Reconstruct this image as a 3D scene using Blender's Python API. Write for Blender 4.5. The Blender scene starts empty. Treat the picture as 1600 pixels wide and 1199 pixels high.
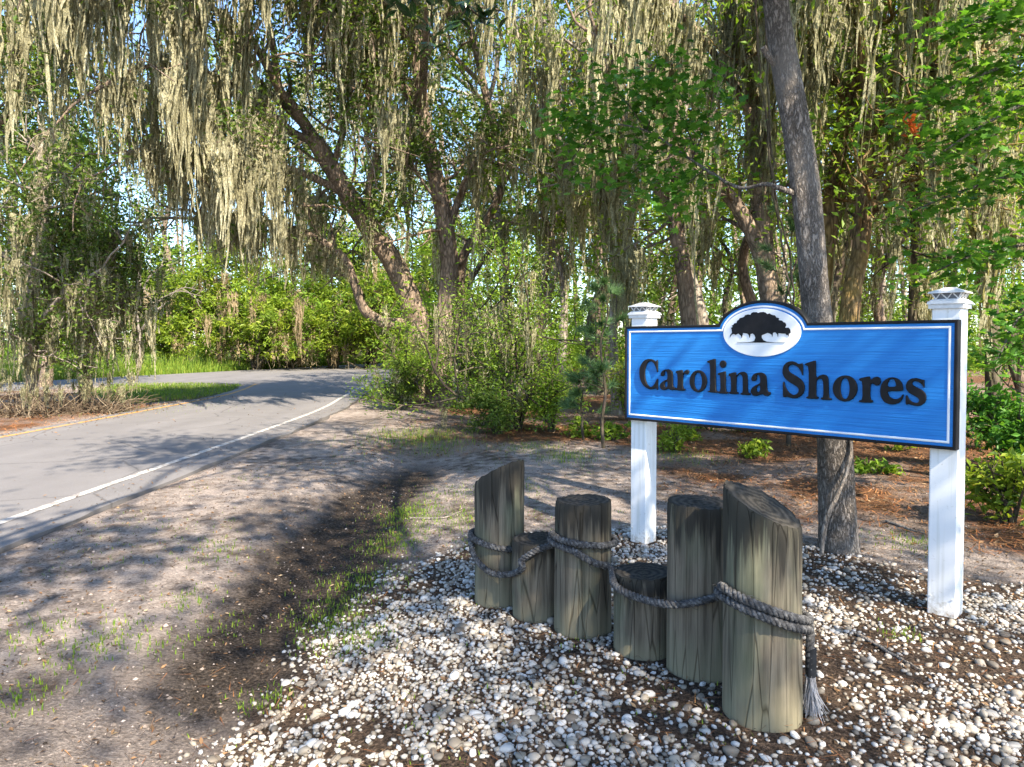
import bpy, math
import numpy as np
from mathutils import Vector, Matrix

# ------------------------------------------------------------------ camera, sky, sun, exposure
S = bpy.context.scene
PITCH = math.radians(1.6)
cam = bpy.data.cameras.new('camera')
cam.sensor_width = 36; cam.lens = 24.975; cam.shift_y = -31.5/1600
cam.clip_start = 0.05; cam.clip_end = 2000
camo = bpy.data.objects.new('camera', cam); S.collection.objects.link(camo)
camo.location = (0, 0, 1.5); camo.rotation_euler = (math.radians(90)-PITCH, 0, 0)
S.camera = camo

SUN_EL = math.radians(42); SUN_H = Vector((0.5, -0.866)).normalized()
SUN = Vector((SUN_H.x*math.cos(SUN_EL), SUN_H.y*math.cos(SUN_EL), math.sin(SUN_EL)))
w = bpy.data.worlds.new('World'); S.world = w; w.use_nodes = True
nt = w.node_tree; nt.nodes.clear()
sky = nt.nodes.new('ShaderNodeTexSky'); sky.sky_type = 'NISHITA'; sky.sun_disc = False
sky.sun_elevation = SUN_EL; sky.sun_rotation = math.atan2(SUN.x, SUN.y)
sky.air_density = 1.0; sky.dust_density = 0.5; sky.ozone_density = 5.0
bg = nt.nodes.new('ShaderNodeBackground'); bg.inputs[1].default_value = 0.125
wo = nt.nodes.new('ShaderNodeOutputWorld')
nt.links.new(sky.outputs[0], bg.inputs[0]); nt.links.new(bg.outputs[0], wo.inputs[0])
sl = bpy.data.lights.new('sun', 'SUN'); sl.energy = 4.4; sl.angle = math.radians(0.53); sl.color = (1, .90, .75)
so = bpy.data.objects.new('sun', sl); S.collection.objects.link(so)
so.rotation_euler = SUN.to_track_quat('Z', 'Y').to_euler()
S.view_settings.view_transform = 'Standard'; S.view_settings.look = 'None'
S.view_settings.exposure = 1.97; S.view_settings.gamma = 1.0
S.view_settings.use_white_balance = True; S.view_settings.white_balance_temperature = 6950   # camera set for open shade
S.cycles.use_denoising = True
S.cycles.max_bounces = 5; S.cycles.diffuse_bounces = 4; S.cycles.glossy_bounces = 2
S.cycles.transmission_bounces = 3; S.cycles.transparent_max_bounces = 4
S.cycles.caustics_reflective = False; S.cycles.caustics_refractive = False

# ------------------------------------------------------------------ helpers
COL = S.collection
rng = np.random.default_rng(11)
cP, sP = math.cos(PITCH), math.sin(PITCH)
def at(x, y, Y):
    """photo pixel + distance ahead of the camera -> world point"""
    k = (568-y)/1110
    z = Y*(k*cP-sP)/(cP+k*sP)
    dep = Y*cP - z*sP
    return np.array([(x-800)/1110*dep, Y, 1.5+z])
def pix(P):
    P = np.asarray(P, float).reshape(-1, 3); z = P[:, 2]-1.5
    dep = P[:, 1]*cP - z*sP; u = P[:, 1]*sP + z*cP
    dd = np.where(dep > .05, dep, 1e9)
    return 800+1110*P[:, 0]/dd, 568-1110*u/dd, dep
def gnd(x, y):
    k = (568-y)/1110
    Y = -1.5*(cP+k*sP)/(k*cP-sP)
    return at(x, y, Y)

class Buf:
    def __init__(s): s.v = []; s.f = {}; s.n = 0; s.r = []; s.mi = {}
    def add(s, v, f, r=None):
        v = np.asarray(v, float).reshape(-1, 3); f = np.asarray(f, int)
        s.f.setdefault(f.shape[1], []).append(f+s.n); s.v.append(v)
        s.r.append(np.full(len(v), 0.5) if r is None else np.broadcast_to(np.asarray(r, float), (len(v),)))
        s.n += len(v)
    def mesh(s, name, off=(0, 0, 0), smooth=False):
        me = bpy.data.meshes.new(name)
        v = np.concatenate(s.v)-np.asarray(off, float)
        groups = [np.concatenate(a) for a in s.f.values()]
        loops = np.concatenate([g.ravel() for g in groups])
        tot = np.concatenate([np.full(len(g), g.shape[1]) for g in groups])
        st = np.concatenate([[0], np.cumsum(tot)[:-1]])
        me.vertices.add(len(v)); me.vertices.foreach_set('co', v.ravel().astype(np.float32))
        me.loops.add(len(loops)); me.loops.foreach_set('vertex_index', loops.astype(np.int32))
        me.polygons.add(len(tot)); me.polygons.foreach_set('loop_start', st.astype(np.int32))
        me.polygons.foreach_set('loop_total', tot.astype(np.int32))
        me.polygons.foreach_set('use_smooth', np.full(len(tot), bool(smooth)))
        me.update(calc_edges=True)
        a = me.attributes.new('rnd', 'FLOAT', 'POINT')
        a.data.foreach_set('value', np.concatenate(s.r).astype(np.float32))
        return me

def link(name, me, mat=None, parent=None, loc=None):
    o = bpy.data.objects.new(name, me); COL.objects.link(o)
    if mat is not None and me is not None and len(me.materials) == 0: me.materials.append(mat)
    if parent is not None: o.parent = parent
    if loc is not None: o.location = loc
    return o
def tag(o, label=None, cat=None, group=None, kind=None):
    if label: o['label'] = label
    if cat: o['category'] = cat
    if group: o['group'] = group
    if kind: o['kind'] = kind
    return o
def thing(name, label, cat, loc=(0, 0, 0), group=None):
    o = bpy.data.objects.new(name, None); COL.objects.link(o); o.location = loc
    o.empty_display_size = .2
    return tag(o, label, cat, group)

def spline(P, n):
    """Catmull-Rom through P, n samples"""
    P = np.asarray(P, float)
    if len(P) == 2: t = np.linspace(0, 1, n)[:, None]; return P[0]*(1-t)+P[1]*t
    Q = np.vstack([2*P[0]-P[1], P, 2*P[-1]-P[-2]])
    t = np.linspace(0, len(P)-1-1e-9, n); i = t.astype(int); u = (t-i)[:, None]
    a, b, c, d = Q[i], Q[i+1], Q[i+2], Q[i+3]
    return .5*((2*b)+(c-a)*u+(2*a-5*b+4*c-d)*u*u+(3*b-a-3*c+d)*u**3)
def frames(P):
    T = np.gradient(P, axis=0); T /= np.linalg.norm(T, axis=1)[:, None]+1e-9
    ref = np.array([1., 0, 0]) if abs(T[0][0]) < .8 else np.array([0, 1., 0])
    N = np.zeros_like(P); n = ref-T[0]*(ref@T[0]); n /= np.linalg.norm(n)
    for i in range(len(P)):
        n = n-T[i]*(n@T[i]); n /= np.linalg.norm(n)+1e-9; N[i] = n
    return T, N, np.cross(T, N)
def tube(buf, P, R, sides=8, lump=0., rg=None, cap=True, r=None):
    P = np.asarray(P, float); R = np.broadcast_to(np.asarray(R, float), (len(P),))
    T, N, B = frames(P); a = np.linspace(0, 2*np.pi, sides, endpoint=False)
    rad = R[:, None]*np.ones(sides)
    if lump and rg is not None:
        ph = rg.uniform(0, 6.3, 6)
        ii = np.arange(len(P))[:, None]
        rad = rad*(1+lump*(np.sin(2*a+ph[0]+.35*ii)+.7*np.sin(3*a+ph[1]-.5*ii)+.5*np.sin(5*a+ph[2]+.2*ii))+lump*.6*rg.normal(0, 1, (len(P), 1))*.5)
    V = P[:, None]+rad[..., None]*(np.cos(a)[None, :, None]*N[:, None]+np.sin(a)[None, :, None]*B[:, None])
    n = len(P); i = np.arange(n-1)[:, None]*sides; j = np.arange(sides)[None]; k = (j+1) % sides
    F = np.stack([i+j, i+k, i+sides+k, i+sides+j], -1).reshape(-1, 4)
    buf.add(V.reshape(-1, 3), F, r)
    if cap:
        for q, flip in ((0, 1), (n-1, 0)):
            Vc = np.vstack([V[q], P[q]]); jj = np.arange(sides)
            F3 = np.stack([jj, (jj+1) % sides, np.full(sides, sides)], -1)
            buf.add(Vc, F3[:, ::-1] if flip else F3, r if r is None or np.ndim(r) == 0 else .5)
def box(buf, lo, hi, M=None, r=None):
    x0, y0, z0 = lo; x1, y1, z1 = hi
    v = np.array([[x0,y0,z0],[x1,y0,z0],[x1,y1,z0],[x0,y1,z0],[x0,y0,z1],[x1,y0,z1],[x1,y1,z1],[x0,y1,z1]], float)
    if M is not None: v = v@np.array(M).T
    buf.add(v, [[3,2,1,0],[4,5,6,7],[0,1,5,4],[1,2,6,5],[2,3,7,6],[3,0,4,7]], r)

# smooth value noise on the plane, for shapes and masks
_ng = np.random.default_rng(3).random((64, 64))
def noise2(x, y, sc):
    x = np.asarray(x, float)/sc; y = np.asarray(y, float)/sc
    xi = np.floor(x).astype(int); yi = np.floor(y).astype(int); fx = x-xi; fy = y-yi
    fx = fx*fx*(3-2*fx); fy = fy*fy*(3-2*fy)
    g = lambda a, b: _ng[a % 64, b % 64]
    return (g(xi, yi)*(1-fx)+g(xi+1, yi)*fx)*(1-fy)+(g(xi, yi+1)*(1-fx)+g(xi+1, yi+1)*fx)*fy
def fbm(x, y, sc, o=3): return sum(noise2(x+17*i, y-9*i, sc/2**i)*.5**i for i in range(o))/sum(.5**i for i in range(o))
def sstep(a, b, x): t = np.clip((np.asarray(x, float)-a)/(b-a), 0, 1); return t*t*(3-2*t)

# ------------------------------------------------------------------ materials
def mat(name):
    m = bpy.data.materials.new(name); m.use_nodes = True; t = m.node_tree; t.nodes.clear()
    out = t.nodes.new('ShaderNodeOutputMaterial')
    def N(ty, ins=None, **kw):
        n = t.nodes.new('ShaderNode'+ty)
        for k, v in kw.items(): setattr(n, k, v)
        for k, v in (ins or {}).items():
            if hasattr(v, 'is_output'): t.links.new(v, n.inputs[k])
            else: n.inputs[k].default_value = v
        return n
    def ramp(fac, stops, interp='LINEAR'):
        n = t.nodes.new('ShaderNodeValToRGB'); n.color_ramp.interpolation = interp
        e = n.color_ramp.elements
        while len(e) < len(stops): e.new(.5)
        for q, (p, c) in zip(e, stops): q.position = p; q.color = (*c, 1) if len(c) == 3 else c
        t.links.new(fac, n.inputs[0]); return n.outputs[0]
    def mix(f, a, b, bt='MIX'):
        n = t.nodes.new('ShaderNodeMix'); n.data_type = 'RGBA'; n.blend_type = bt
        for k, v in ((0, f), (6, a), (7, b)):
            if hasattr(v, 'is_output'): t.links.new(v, n.inputs[k])
            else: n.inputs[k].default_value = v if k == 0 else (*v, 1)
        return n.outputs[2]
    def coord(kind='Object', scale=(1, 1, 1)):
        c = N('TexCoord').outputs[kind]
        return N('Mapping', {0: c, 3: scale}).outputs[0]
    def bump(h, s, d=.01, nrm=None):
        ins = {'Height': h, 'Strength': s, 'Distance': d}
        if nrm is not None: ins['Normal'] = nrm
        return N('Bump', ins).outputs[0]
    def surf(sh): t.links.new(sh, out.inputs[0])
    return m, t, N, ramp, mix, coord, bump, surf

def leaf_mat(name, stops, trans=.45, rough=.5, spec=.3):
    m, t, N, ramp, mix, coord, bump, surf = mat(name)
    c = ramp(N('Attribute', attribute_name='rnd').outputs['Fac'], stops)
    p = N('BsdfPrincipled', {'Base Color': c, 'Roughness': rough, 'Specular IOR Level': spec})
    tc = mix(1.0, c, (1.25, 1.2, .55), 'MULTIPLY')
    tr = N('BsdfTranslucent', {0: tc})
    surf(N('MixShader', {0: trans, 1: p.outputs[0], 2: tr.outputs[0]}).outputs[0])
    return m
M = {}
M['leaf_oak'] = leaf_mat('oak_leaf', [(0, (.04, .075, .014)), (.5, (.085, .15, .025)), (1, (.18, .25, .045))])
M['leaf_bright'] = leaf_mat('bright_leaf', [(0, (.07, .15, .018)), (.5, (.16, .28, .03)), (1, (.30, .40, .05))], .5)
M['leaf_lime'] = leaf_mat('lime_leaf', [(0, (.08, .14, .02)), (.5, (.18, .28, .03)), (1, (.34, .40, .05))], .5)
M['leaf_maple'] = leaf_mat('maple_leaf', [(0, (.04, .13, .02)), (.5, (.085, .24, .035)), (1, (.18, .36, .06))], .5, .4, .4)
M['leaf_magnolia'] = leaf_mat('magnolia_leaf', [(0, (.012, .035, .010)), (1, (.03, .07, .018))], .15, .25, .6)
M['needle'] = leaf_mat('pine_needle', [(0, (.04, .10, .04)), (.5, (.08, .17, .06)), (1, (.16, .27, .12))], .3)
def moss_mat(name, stops):
    m, t, N, ramp, mix, coord, bump, surf = mat(name)
    c = ramp(N('Attribute', attribute_name='rnd').outputs['Fac'], stops)
    f = N('TexNoise', {'Vector': coord('Object', (1, 1, .45)), 'Scale': 55, 'Detail': 3, 'Roughness': .75})
    c = mix(.85, c, ramp(f.outputs[0], [(.34, (.18, .18, .16)), (.5, (.9, .9, .9)), (.68, (1.5, 1.5, 1.4))]), 'MULTIPLY')
    p = N('BsdfDiffuse', {0: c, 'Normal': bump(f.outputs[0], 1., .04)})
    tr = N('BsdfTranslucent', {0: mix(1., c, (1.15, 1.1, .6), 'MULTIPLY')})
    surf(N('MixShader', {0: .34, 1: p.outputs[0], 2: tr.outputs[0]}).outputs[0]); return m
M['moss'] = moss_mat('spanish_moss', [(0, (.21, .20, .125)), (.5, (.42, .405, .275)), (1, (.60, .585, .44))])
M['moss_grey'] = moss_mat('spanish_moss_grey', [(0, (.18, .175, .11)), (.5, (.38, .37, .24)), (1, (.56, .55, .39))])
M['moss_tan'] = moss_mat('spanish_moss_tan', [(0, (.22, .17, .10)), (.5, (.40, .32, .21)), (1, (.54, .45, .32))])
M['grass'] = leaf_mat('grass', [(0, (.07, .13, .02)), (.5, (.14, .25, .03)), (1, (.28, .34, .06))], .4, .6, .2)
M['dead_leaf'] = leaf_mat('fallen_leaf', [(0, (.07, .045, .03)), (.55, (.15, .10, .062)), (.85, (.24, .14, .075)), (1, (.36, .27, .17))], .15, .8, .1)
M['straw'] = leaf_mat('pine_straw', [(0, (.20, .07, .03)), (.5, (.36, .14, .05)), (1, (.50, .26, .11))], .1, .8, .1)
M['dead_brush'] = leaf_mat('dead_brush', [(0, (.05, .036, .026)), (.6, (.12, .092, .066)), (1, (.22, .18, .13))], .1, .9, .05)
M['mulch_needle'] = leaf_mat('mulch_needles', [(0, (.025, .017, .012)), (.6, (.08, .052, .036)), (1, (.20, .13, .085))], .05, .9, .1)
M['crumb'] = leaf_mat('soil_crumbs', [(0, (.03, .024, .02)), (.4, (.10, .08, .066)), (.8, (.28, .235, .21)), (1, (.42, .37, .34))], .0, .95, .1)
M['red_leaf'] = leaf_mat('rusty_leaf', [(0, (.30, .05, .015)), (1, (.55, .16, .04))], .4)

def bark_mat(name, dark, light, tint, sc=14., strength=.8):
    m, t, N, ramp, mix, coord, bump, surf = mat(name)
    co = coord('Object', (1, 1, .28))
    nz = N('TexNoise', {'Vector': co, 'Scale': sc*.35, 'Detail': 5, 'Roughness': .65})
    wob = mix(.12, co, nz.outputs['Color'])
    vo = N('TexVoronoi', {'Vector': wob, 'Scale': sc}, feature='DISTANCE_TO_EDGE')
    h = ramp(vo.outputs['Distance'], [(0, (0, 0, 0)), (.25, (.75, .75, .75)), (.6, (1, 1, 1))])
    fine = N('TexNoise', {'Vector': co, 'Scale': sc*4, 'Detail': 4, 'Roughness': .7})
    hh = mix(.35, h, fine.outputs[0])
    c = mix(hh, dark, light)
    patch = ramp(N('TexNoise', {'Vector': coord('Object'), 'Scale': 2.2, 'Detail': 4}).outputs[0], [(.42, (0, 0, 0)), (.68, (1, 1, 1))])
    c = mix(N('Math', {0: patch, 1: .6}, operation='MULTIPLY').outputs[0], c, tint)
    c = mix(.5, c, mix(hh, (.35, .35, .35), (1.1, 1.1, 1.1)), 'MULTIPLY')
    p = N('BsdfPrincipled', {'Base Color': c, 'Roughness': .9, 'Specular IOR Level': .15, 'Normal': bump(hh, strength, .03)})
    surf(p.outputs[0]); return m
M['bark_near'] = bark_mat('oak_bark_near', (.05, .042, .036), (.42, .37, .33), (.36, .33, .30), 42, 1.)
M['bark'] = bark_mat('oak_bark', (.06, .045, .035), (.35, .275, .22), (.40, .30, .225), 18)
M['bark_moss'] = bark_mat('mossy_bark', (.05, .034, .02), (.30, .21, .12), (.42, .30, .08), 16)
M['bark_pale'] = bark_mat('pale_bark', (.12, .10, .085), (.36, .31, .27), (.42, .38, .33), 12)
M['bark_dark'] = bark_mat('dark_bark', (.03, .025, .02), (.13, .10, .08), (.16, .15, .09), 12)
M['dead_wood'] = bark_mat('dead_wood', (.16, .13, .11), (.40, .35, .30), (.45, .41, .37), 30)

def simple(name, col, rough=.5, spec=.5, var=.0, sc=8., bs=0., metal=0.):
    m, t, N, ramp, mix, coord, bump, surf = mat(name)
    ins = {'Base Color': (*col, 1), 'Roughness': rough, 'Specular IOR Level': spec, 'Metallic': metal}
    if var or bs:
        nz = N('TexNoise', {'Vector': coord(), 'Scale': sc, 'Detail': 6, 'Roughness': .65})
        lo = tuple(max(0, c*(1-var)) for c in col); hi = tuple(min(1, c*(1+var*.6)) for c in col)
        ins['Base Color'] = ramp(nz.outputs[0], [(.3, lo), (.7, hi)])
        if bs: ins['Normal'] = bump(nz.outputs[0], bs, .004)
    surf(N('BsdfPrincipled', ins).outputs[0]); return m
M['black_paint'] = simple('black_sign_paint', (.009, .009, .011), .6, .22, .4, 30, .15)
M['sign_white'] = simple('white_sign_paint', (.78, .80, .82), .5, .4, .06, 20)
M['glass_dark'] = simple('lantern_lens', (.16, .17, .19), .2, .5)
M['solar'] = simple('cap_white_plastic', (.62, .63, .63), .5, .4, .15, 40)

def post_mat():
    m, t, N, ramp, mix, coord, bump, surf = mat('white_post_vinyl')
    co = coord()
    nz = N('TexNoise', {'Vector': co, 'Scale': 3, 'Detail': 6, 'Roughness': .6})
    c = ramp(nz.outputs[0], [(.3, (.72, .735, .75)), (.7, (.80, .81, .82))])
    z = N('SeparateXYZ', {0: N('TexCoord').outputs['Object']}).outputs[2]
    sp = N('TexNoise', {'Vector': co, 'Scale': 38, 'Detail': 5, 'Roughness': .7})
    zz = N('MapRange', {0: z, 1: .0, 2: .16, 3: -.06, 4: .20}).outputs[0]
    dirt = N('Math', {0: sp.outputs[0], 1: zz}, operation='SUBTRACT').outputs[0]
    c = mix(ramp(dirt, [(.40, (0, 0, 0)), (.62, (.75, .75, .75))]), c, (.36, .32, .26))
    st = N('TexNoise', {'Vector': coord('Object', (30, 30, 1.2)), 'Scale': 1.4, 'Detail': 4})
    c = mix(ramp(st.outputs[0], [(.52, (0, 0, 0)), (.76, (.6, .6, .6))]), c, (.45, .46, .40))
    surf(N('BsdfPrincipled', {'Base Color': c, 'Roughness': .45, 'Specular IOR Level': .4}).outputs[0]); return m
M['post'] = post_mat()

def field_mat():
    m, t, N, ramp, mix, coord, bump, surf = mat('blue_sandblasted_wood')
    co = coord('Object', (1.3, 1, 55))
    nz = N('TexNoise', {'Vector': co, 'Scale': 1.6, 'Detail': 5, 'Roughness': .6, 'Distortion': .6})
    c = ramp(nz.outputs[0], [(.3, (.004, .145, .46)), (.55, (.005, .185, .555)), (.75, (.009, .22, .61))])
    fade = N('TexNoise', {'Vector': coord(), 'Scale': 2.2, 'Detail': 3})
    c = mix(ramp(fade.outputs[0], [(.5, (0, 0, 0)), (.8, (.35, .35, .35))]), c, (.03, .26, .62))
    surf(N('BsdfPrincipled', {'Base Color': c, 'Roughness': .55, 'Specular IOR Level': .35, 'Normal': bump(nz.outputs[0], .55, .008)}).outputs[0]); return m
M['field'] = field_mat()

def piling_mat():
    m, t, N, ramp, mix, coord, bump, surf = mat('weathered_piling_wood')
    oi = N('ObjectInfo').outputs['Random']
    base = N('TexCoord').outputs['Object']
    sh = N('VectorMath', {0: base, 1: N('CombineXYZ', {0: N('Math', {0: oi, 1: 37.}, operation='MULTIPLY').outputs[0]}).outputs[0]}, operation='ADD').outputs[0]
    def mp(s): return N('Mapping', {0: sh, 3: s}).outputs[0]
    streak = N('TexNoise', {'Vector': mp((22, 22, 1.1)), 'Scale': 1.6, 'Detail': 6, 'Roughness': .65})
    big = N('TexNoise', {'Vector': mp((4, 4, 1.6)), 'Scale': 1.3, 'Detail': 4})
    c = ramp(streak.outputs[0], [(.25, (.038, .032, .025)), (.5, (.125, .106, .08)), (.74, (.225, .195, .15))])
    green = ramp(big.outputs[0], [(.45, (0, 0, 0)), (.66, (1, 1, 1))])
    c = mix(N('Math', {0: green, 1: .42}, operation='MULTIPLY').outputs[0], c, mix(streak.outputs[0], (.05, .075, .045), (.15, .20, .125)))
    z = N('Attribute', attribute_name='rnd').outputs['Fac']           # height fraction
    stain = N('TexNoise', {'Vector': mp((20, 20, .8)), 'Scale': 1.5, 'Detail': 6, 'Roughness': .65})
    top = N('MapRange', {0: z, 1: .45, 2: 1.0, 3: -.24, 4: .22}).outputs[0]
    d = ramp(N('Math', {0: stain.outputs[0], 1: top}, operation='ADD').outputs[0], [(.47, (0, 0, 0)), (.60, (1, 1, 1))])
    c = mix(N('Math', {0: d, 1: .88}, operation='MULTIPLY').outputs[0], c, (.028, .026, .022))
    low = N('MapRange', {0: z, 1: .0, 2: .3, 3: .75, 4: 0.}).outputs[0]
    c = mix(low, c, mix(big.outputs[0], (.12, .11, .07), (.27, .25, .17)))
    crack = N('TexVoronoi', {'Vector': mp((17, 17, .9)), 'Scale': 1.0}, feature='DISTANCE_TO_EDGE')
    ck = ramp(crack.outputs[0], [(0, (0, 0, 0)), (.025, (1, 1, 1))])
    c = mix(.75, c, mix(ck, (.18, .16, .13), (1, 1, 1)), 'MULTIPLY')
    hh = mix(.5, streak.outputs[0], ck)
    surf(N('BsdfPrincipled', {'Base Color': c, 'Roughness': .9, 'Specular IOR Level': .15, 'Normal': bump(hh, .6, .008)}).outputs[0]); return m
M['piling'] = piling_mat()
def piling_top():
    m, t, N, ramp, mix, coord, bump, surf = mat('weathered_piling_end_grain')
    co = coord()
    nz = N('TexNoise', {'Vector': co, 'Scale': 16, 'Detail': 6, 'Roughness': .7})
    rings = N('TexWave', {'Vector': co, 'Scale': 9, 'Distortion': 2.5, 'Detail': 3}, wave_type='RINGS', rings_direction='Z')
    c = mix(nz.outputs[0], (.012, .012, .011), (.075, .07, .062))
    c = mix(.6, c, mix(rings.outputs[0], (.3, .3, .3), (1.7, 1.6, 1.5)), 'MULTIPLY')
    surf(N('BsdfPrincipled', {'Base Color': c, 'Roughness': .9, 'Specular IOR Level': .2, 'Normal': bump(nz.outputs[0], .8, .01)}).outputs[0]); return m
M['piling_top'] = piling_top()

def rope_mat():
    m, t, N, ramp, mix, coord, bump, surf = mat('weathered_grey_rope')
    nz = N('TexNoise', {'Vector': coord(), 'Scale': 48, 'Detail': 5, 'Roughness': .7})
    fn = N('TexNoise', {'Vector': coord(), 'Scale': 160, 'Detail': 3})
    c = ramp(nz.outputs[0], [(.3, (.02, .02, .021)), (.5, (.068, .068, .07)), (.75, (.22, .22, .222))])
    c = mix(.6, c, mix(fn.outputs[0], (.5, .5, .5), (1.5, 1.5, 1.5)), 'MULTIPLY')
    surf(N('BsdfPrincipled', {'Base Color': c, 'Roughness': .95, 'Specular IOR Level': .1, 'Normal': bump(fn.outputs[0], .6, .003)}).outputs[0]); return m
M['rope'] = rope_mat()
M['rope_fray'] = simple('frayed_rope_fibre', (.34, .34, .36), .9, .1, .5, 60)
M['rope_tape'] = simple('black_whipping', (.02, .022, .026), .7, .2, .4, 40)

def ground_mat():
    m, t, N, ramp, mix, coord, bump, surf = mat('sandy_soil')
    co = coord()
    A = lambda k: N('Attribute', attribute_name=k).outputs['Fac']
    n1 = N('TexNoise', {'Vector': co, 'Scale': .9, 'Detail': 8, 'Roughness': .62})
    n2 = N('TexNoise', {'Vector': co, 'Scale': 7, 'Detail': 8, 'Roughness': .7})
    n3 = N('TexNoise', {'Vector': co, 'Scale': 60, 'Detail': 5, 'Roughness': .75})
    n3r = ramp(n3.outputs[0], [(.36, (0, 0, 0)), (.64, (1, 1, 1))])
    sand = mix(n2.outputs[0], (.42, .35, .315), (.66, .575, .53))
    dirt = mix(n2.outputs[0], (.085, .066, .054), (.23, .185, .155))
    f = ramp(mix(.55, n1.outputs[0], n2.outputs[0]), [(.385, (0, 0, 0)), (.54, (1, 1, 1))])
    c = mix(f, dirt, sand)
    # damp humus in the swale, straw under the trees, mulch in the bed
    def blend(c, key, col, lo=.35, hi=.6):
        k = N('Math', {0: A(key), 1: N('Math', {0: n2.outputs[0], 1: .5}, operation='SUBTRACT').outputs[0]}, operation='ADD').outputs[0]
        return mix(ramp(k, [(lo, (0, 0, 0)), (hi, (1, 1, 1))]), c, col)
    c = blend(c, 'humus', mix(n3r, (.035, .028, .024), (.13, .105, .088)), .3, .8)
    c = blend(c, 'straw', mix(n3r, (.08, .048, .032), (.30, .155, .085)), .3, .9)
    c = blend(c, 'mulch', mix(n3r, (.045, .033, .026), (.19, .135, .10)))
    c = blend(c, 'green', mix(n3r, (.05, .08, .02), (.16, .21, .05)), .4, .8)
    c = mix(.8, c, mix(n3r, (.5, .5, .5), (1.4, 1.4, 1.4)), 'MULTIPLY')
    h = mix(.5, n2.outputs[0], n3r)
    surf(N('BsdfPrincipled', {'Base Color': c, 'Roughness': .95, 'Specular IOR Level': .1, 'Normal': bump(h, 1., .06)}).outputs[0]); return m
M['ground'] = ground_mat()

def road_mat():
    m, t, N, ramp, mix, coord, bump, surf = mat('worn_asphalt')
    co = coord()
    n1 = N('TexNoise', {'Vector': N('Mapping', {0: co, 3: (1.6, .12, 1)}).outputs[0], 'Scale': 1.2, 'Detail': 5})
    n2 = N('TexNoise', {'Vector': co, 'Scale': 150, 'Detail': 3, 'Roughness': .8})
    n3 = N('TexNoise', {'Vector': co, 'Scale': 1.6, 'Detail': 6, 'Roughness': .65})
    c = mix(n1.outputs[0], (.125, .121, .125), (.19, .184, .188))
    c = mix(.7, c, mix(n3.outputs[0], (.72, .72, .72), (1.25, 1.25, 1.25)), 'MULTIPLY')
    c = mix(.7, c, mix(n2.outputs[0], (.35, .35, .35), (1.6, 1.6, 1.6)), 'MULTIPLY')
    vo = N('TexVoronoi', {'Vector': mix(.12, co, n3.outputs['Color']), 'Scale': .45}, feature='DISTANCE_TO_EDGE')
    c = mix(.55, c, ramp(vo.outputs[0], [(0, (.25, .25, .25)), (.008, (1, 1, 1))]), 'MULTIPLY')
    surf(N('BsdfPrincipled', {'Base Color': c, 'Roughness': .85, 'Specular IOR Level': .25, 'Normal': bump(n2.outputs[0], .5, .006)}).outputs[0]); return m
M['road'] = road_mat()
def line_mat(name, col, wear):
    m, t, N, ramp, mix, coord, bump, surf = mat(name)
    n2 = N('TexNoise', {'Vector': coord(), 'Scale': 12, 'Detail': 8, 'Roughness': .75})
    c = mix(ramp(n2.outputs[0], [(wear-.06, (1, 1, 1)), (wear+.08, (0, 0, 0))]), col, (.2, .185, .18))
    surf(N('BsdfPrincipled', {'Base Color': c, 'Roughness': .8, 'Specular IOR Level': .2}).outputs[0]); return m
M['line_white'] = line_mat('worn_white_line', (.46, .45, .43), .475)
M['line_yellow'] = line_mat('worn_yellow_line', (.52, .27, .06), .46)

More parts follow.
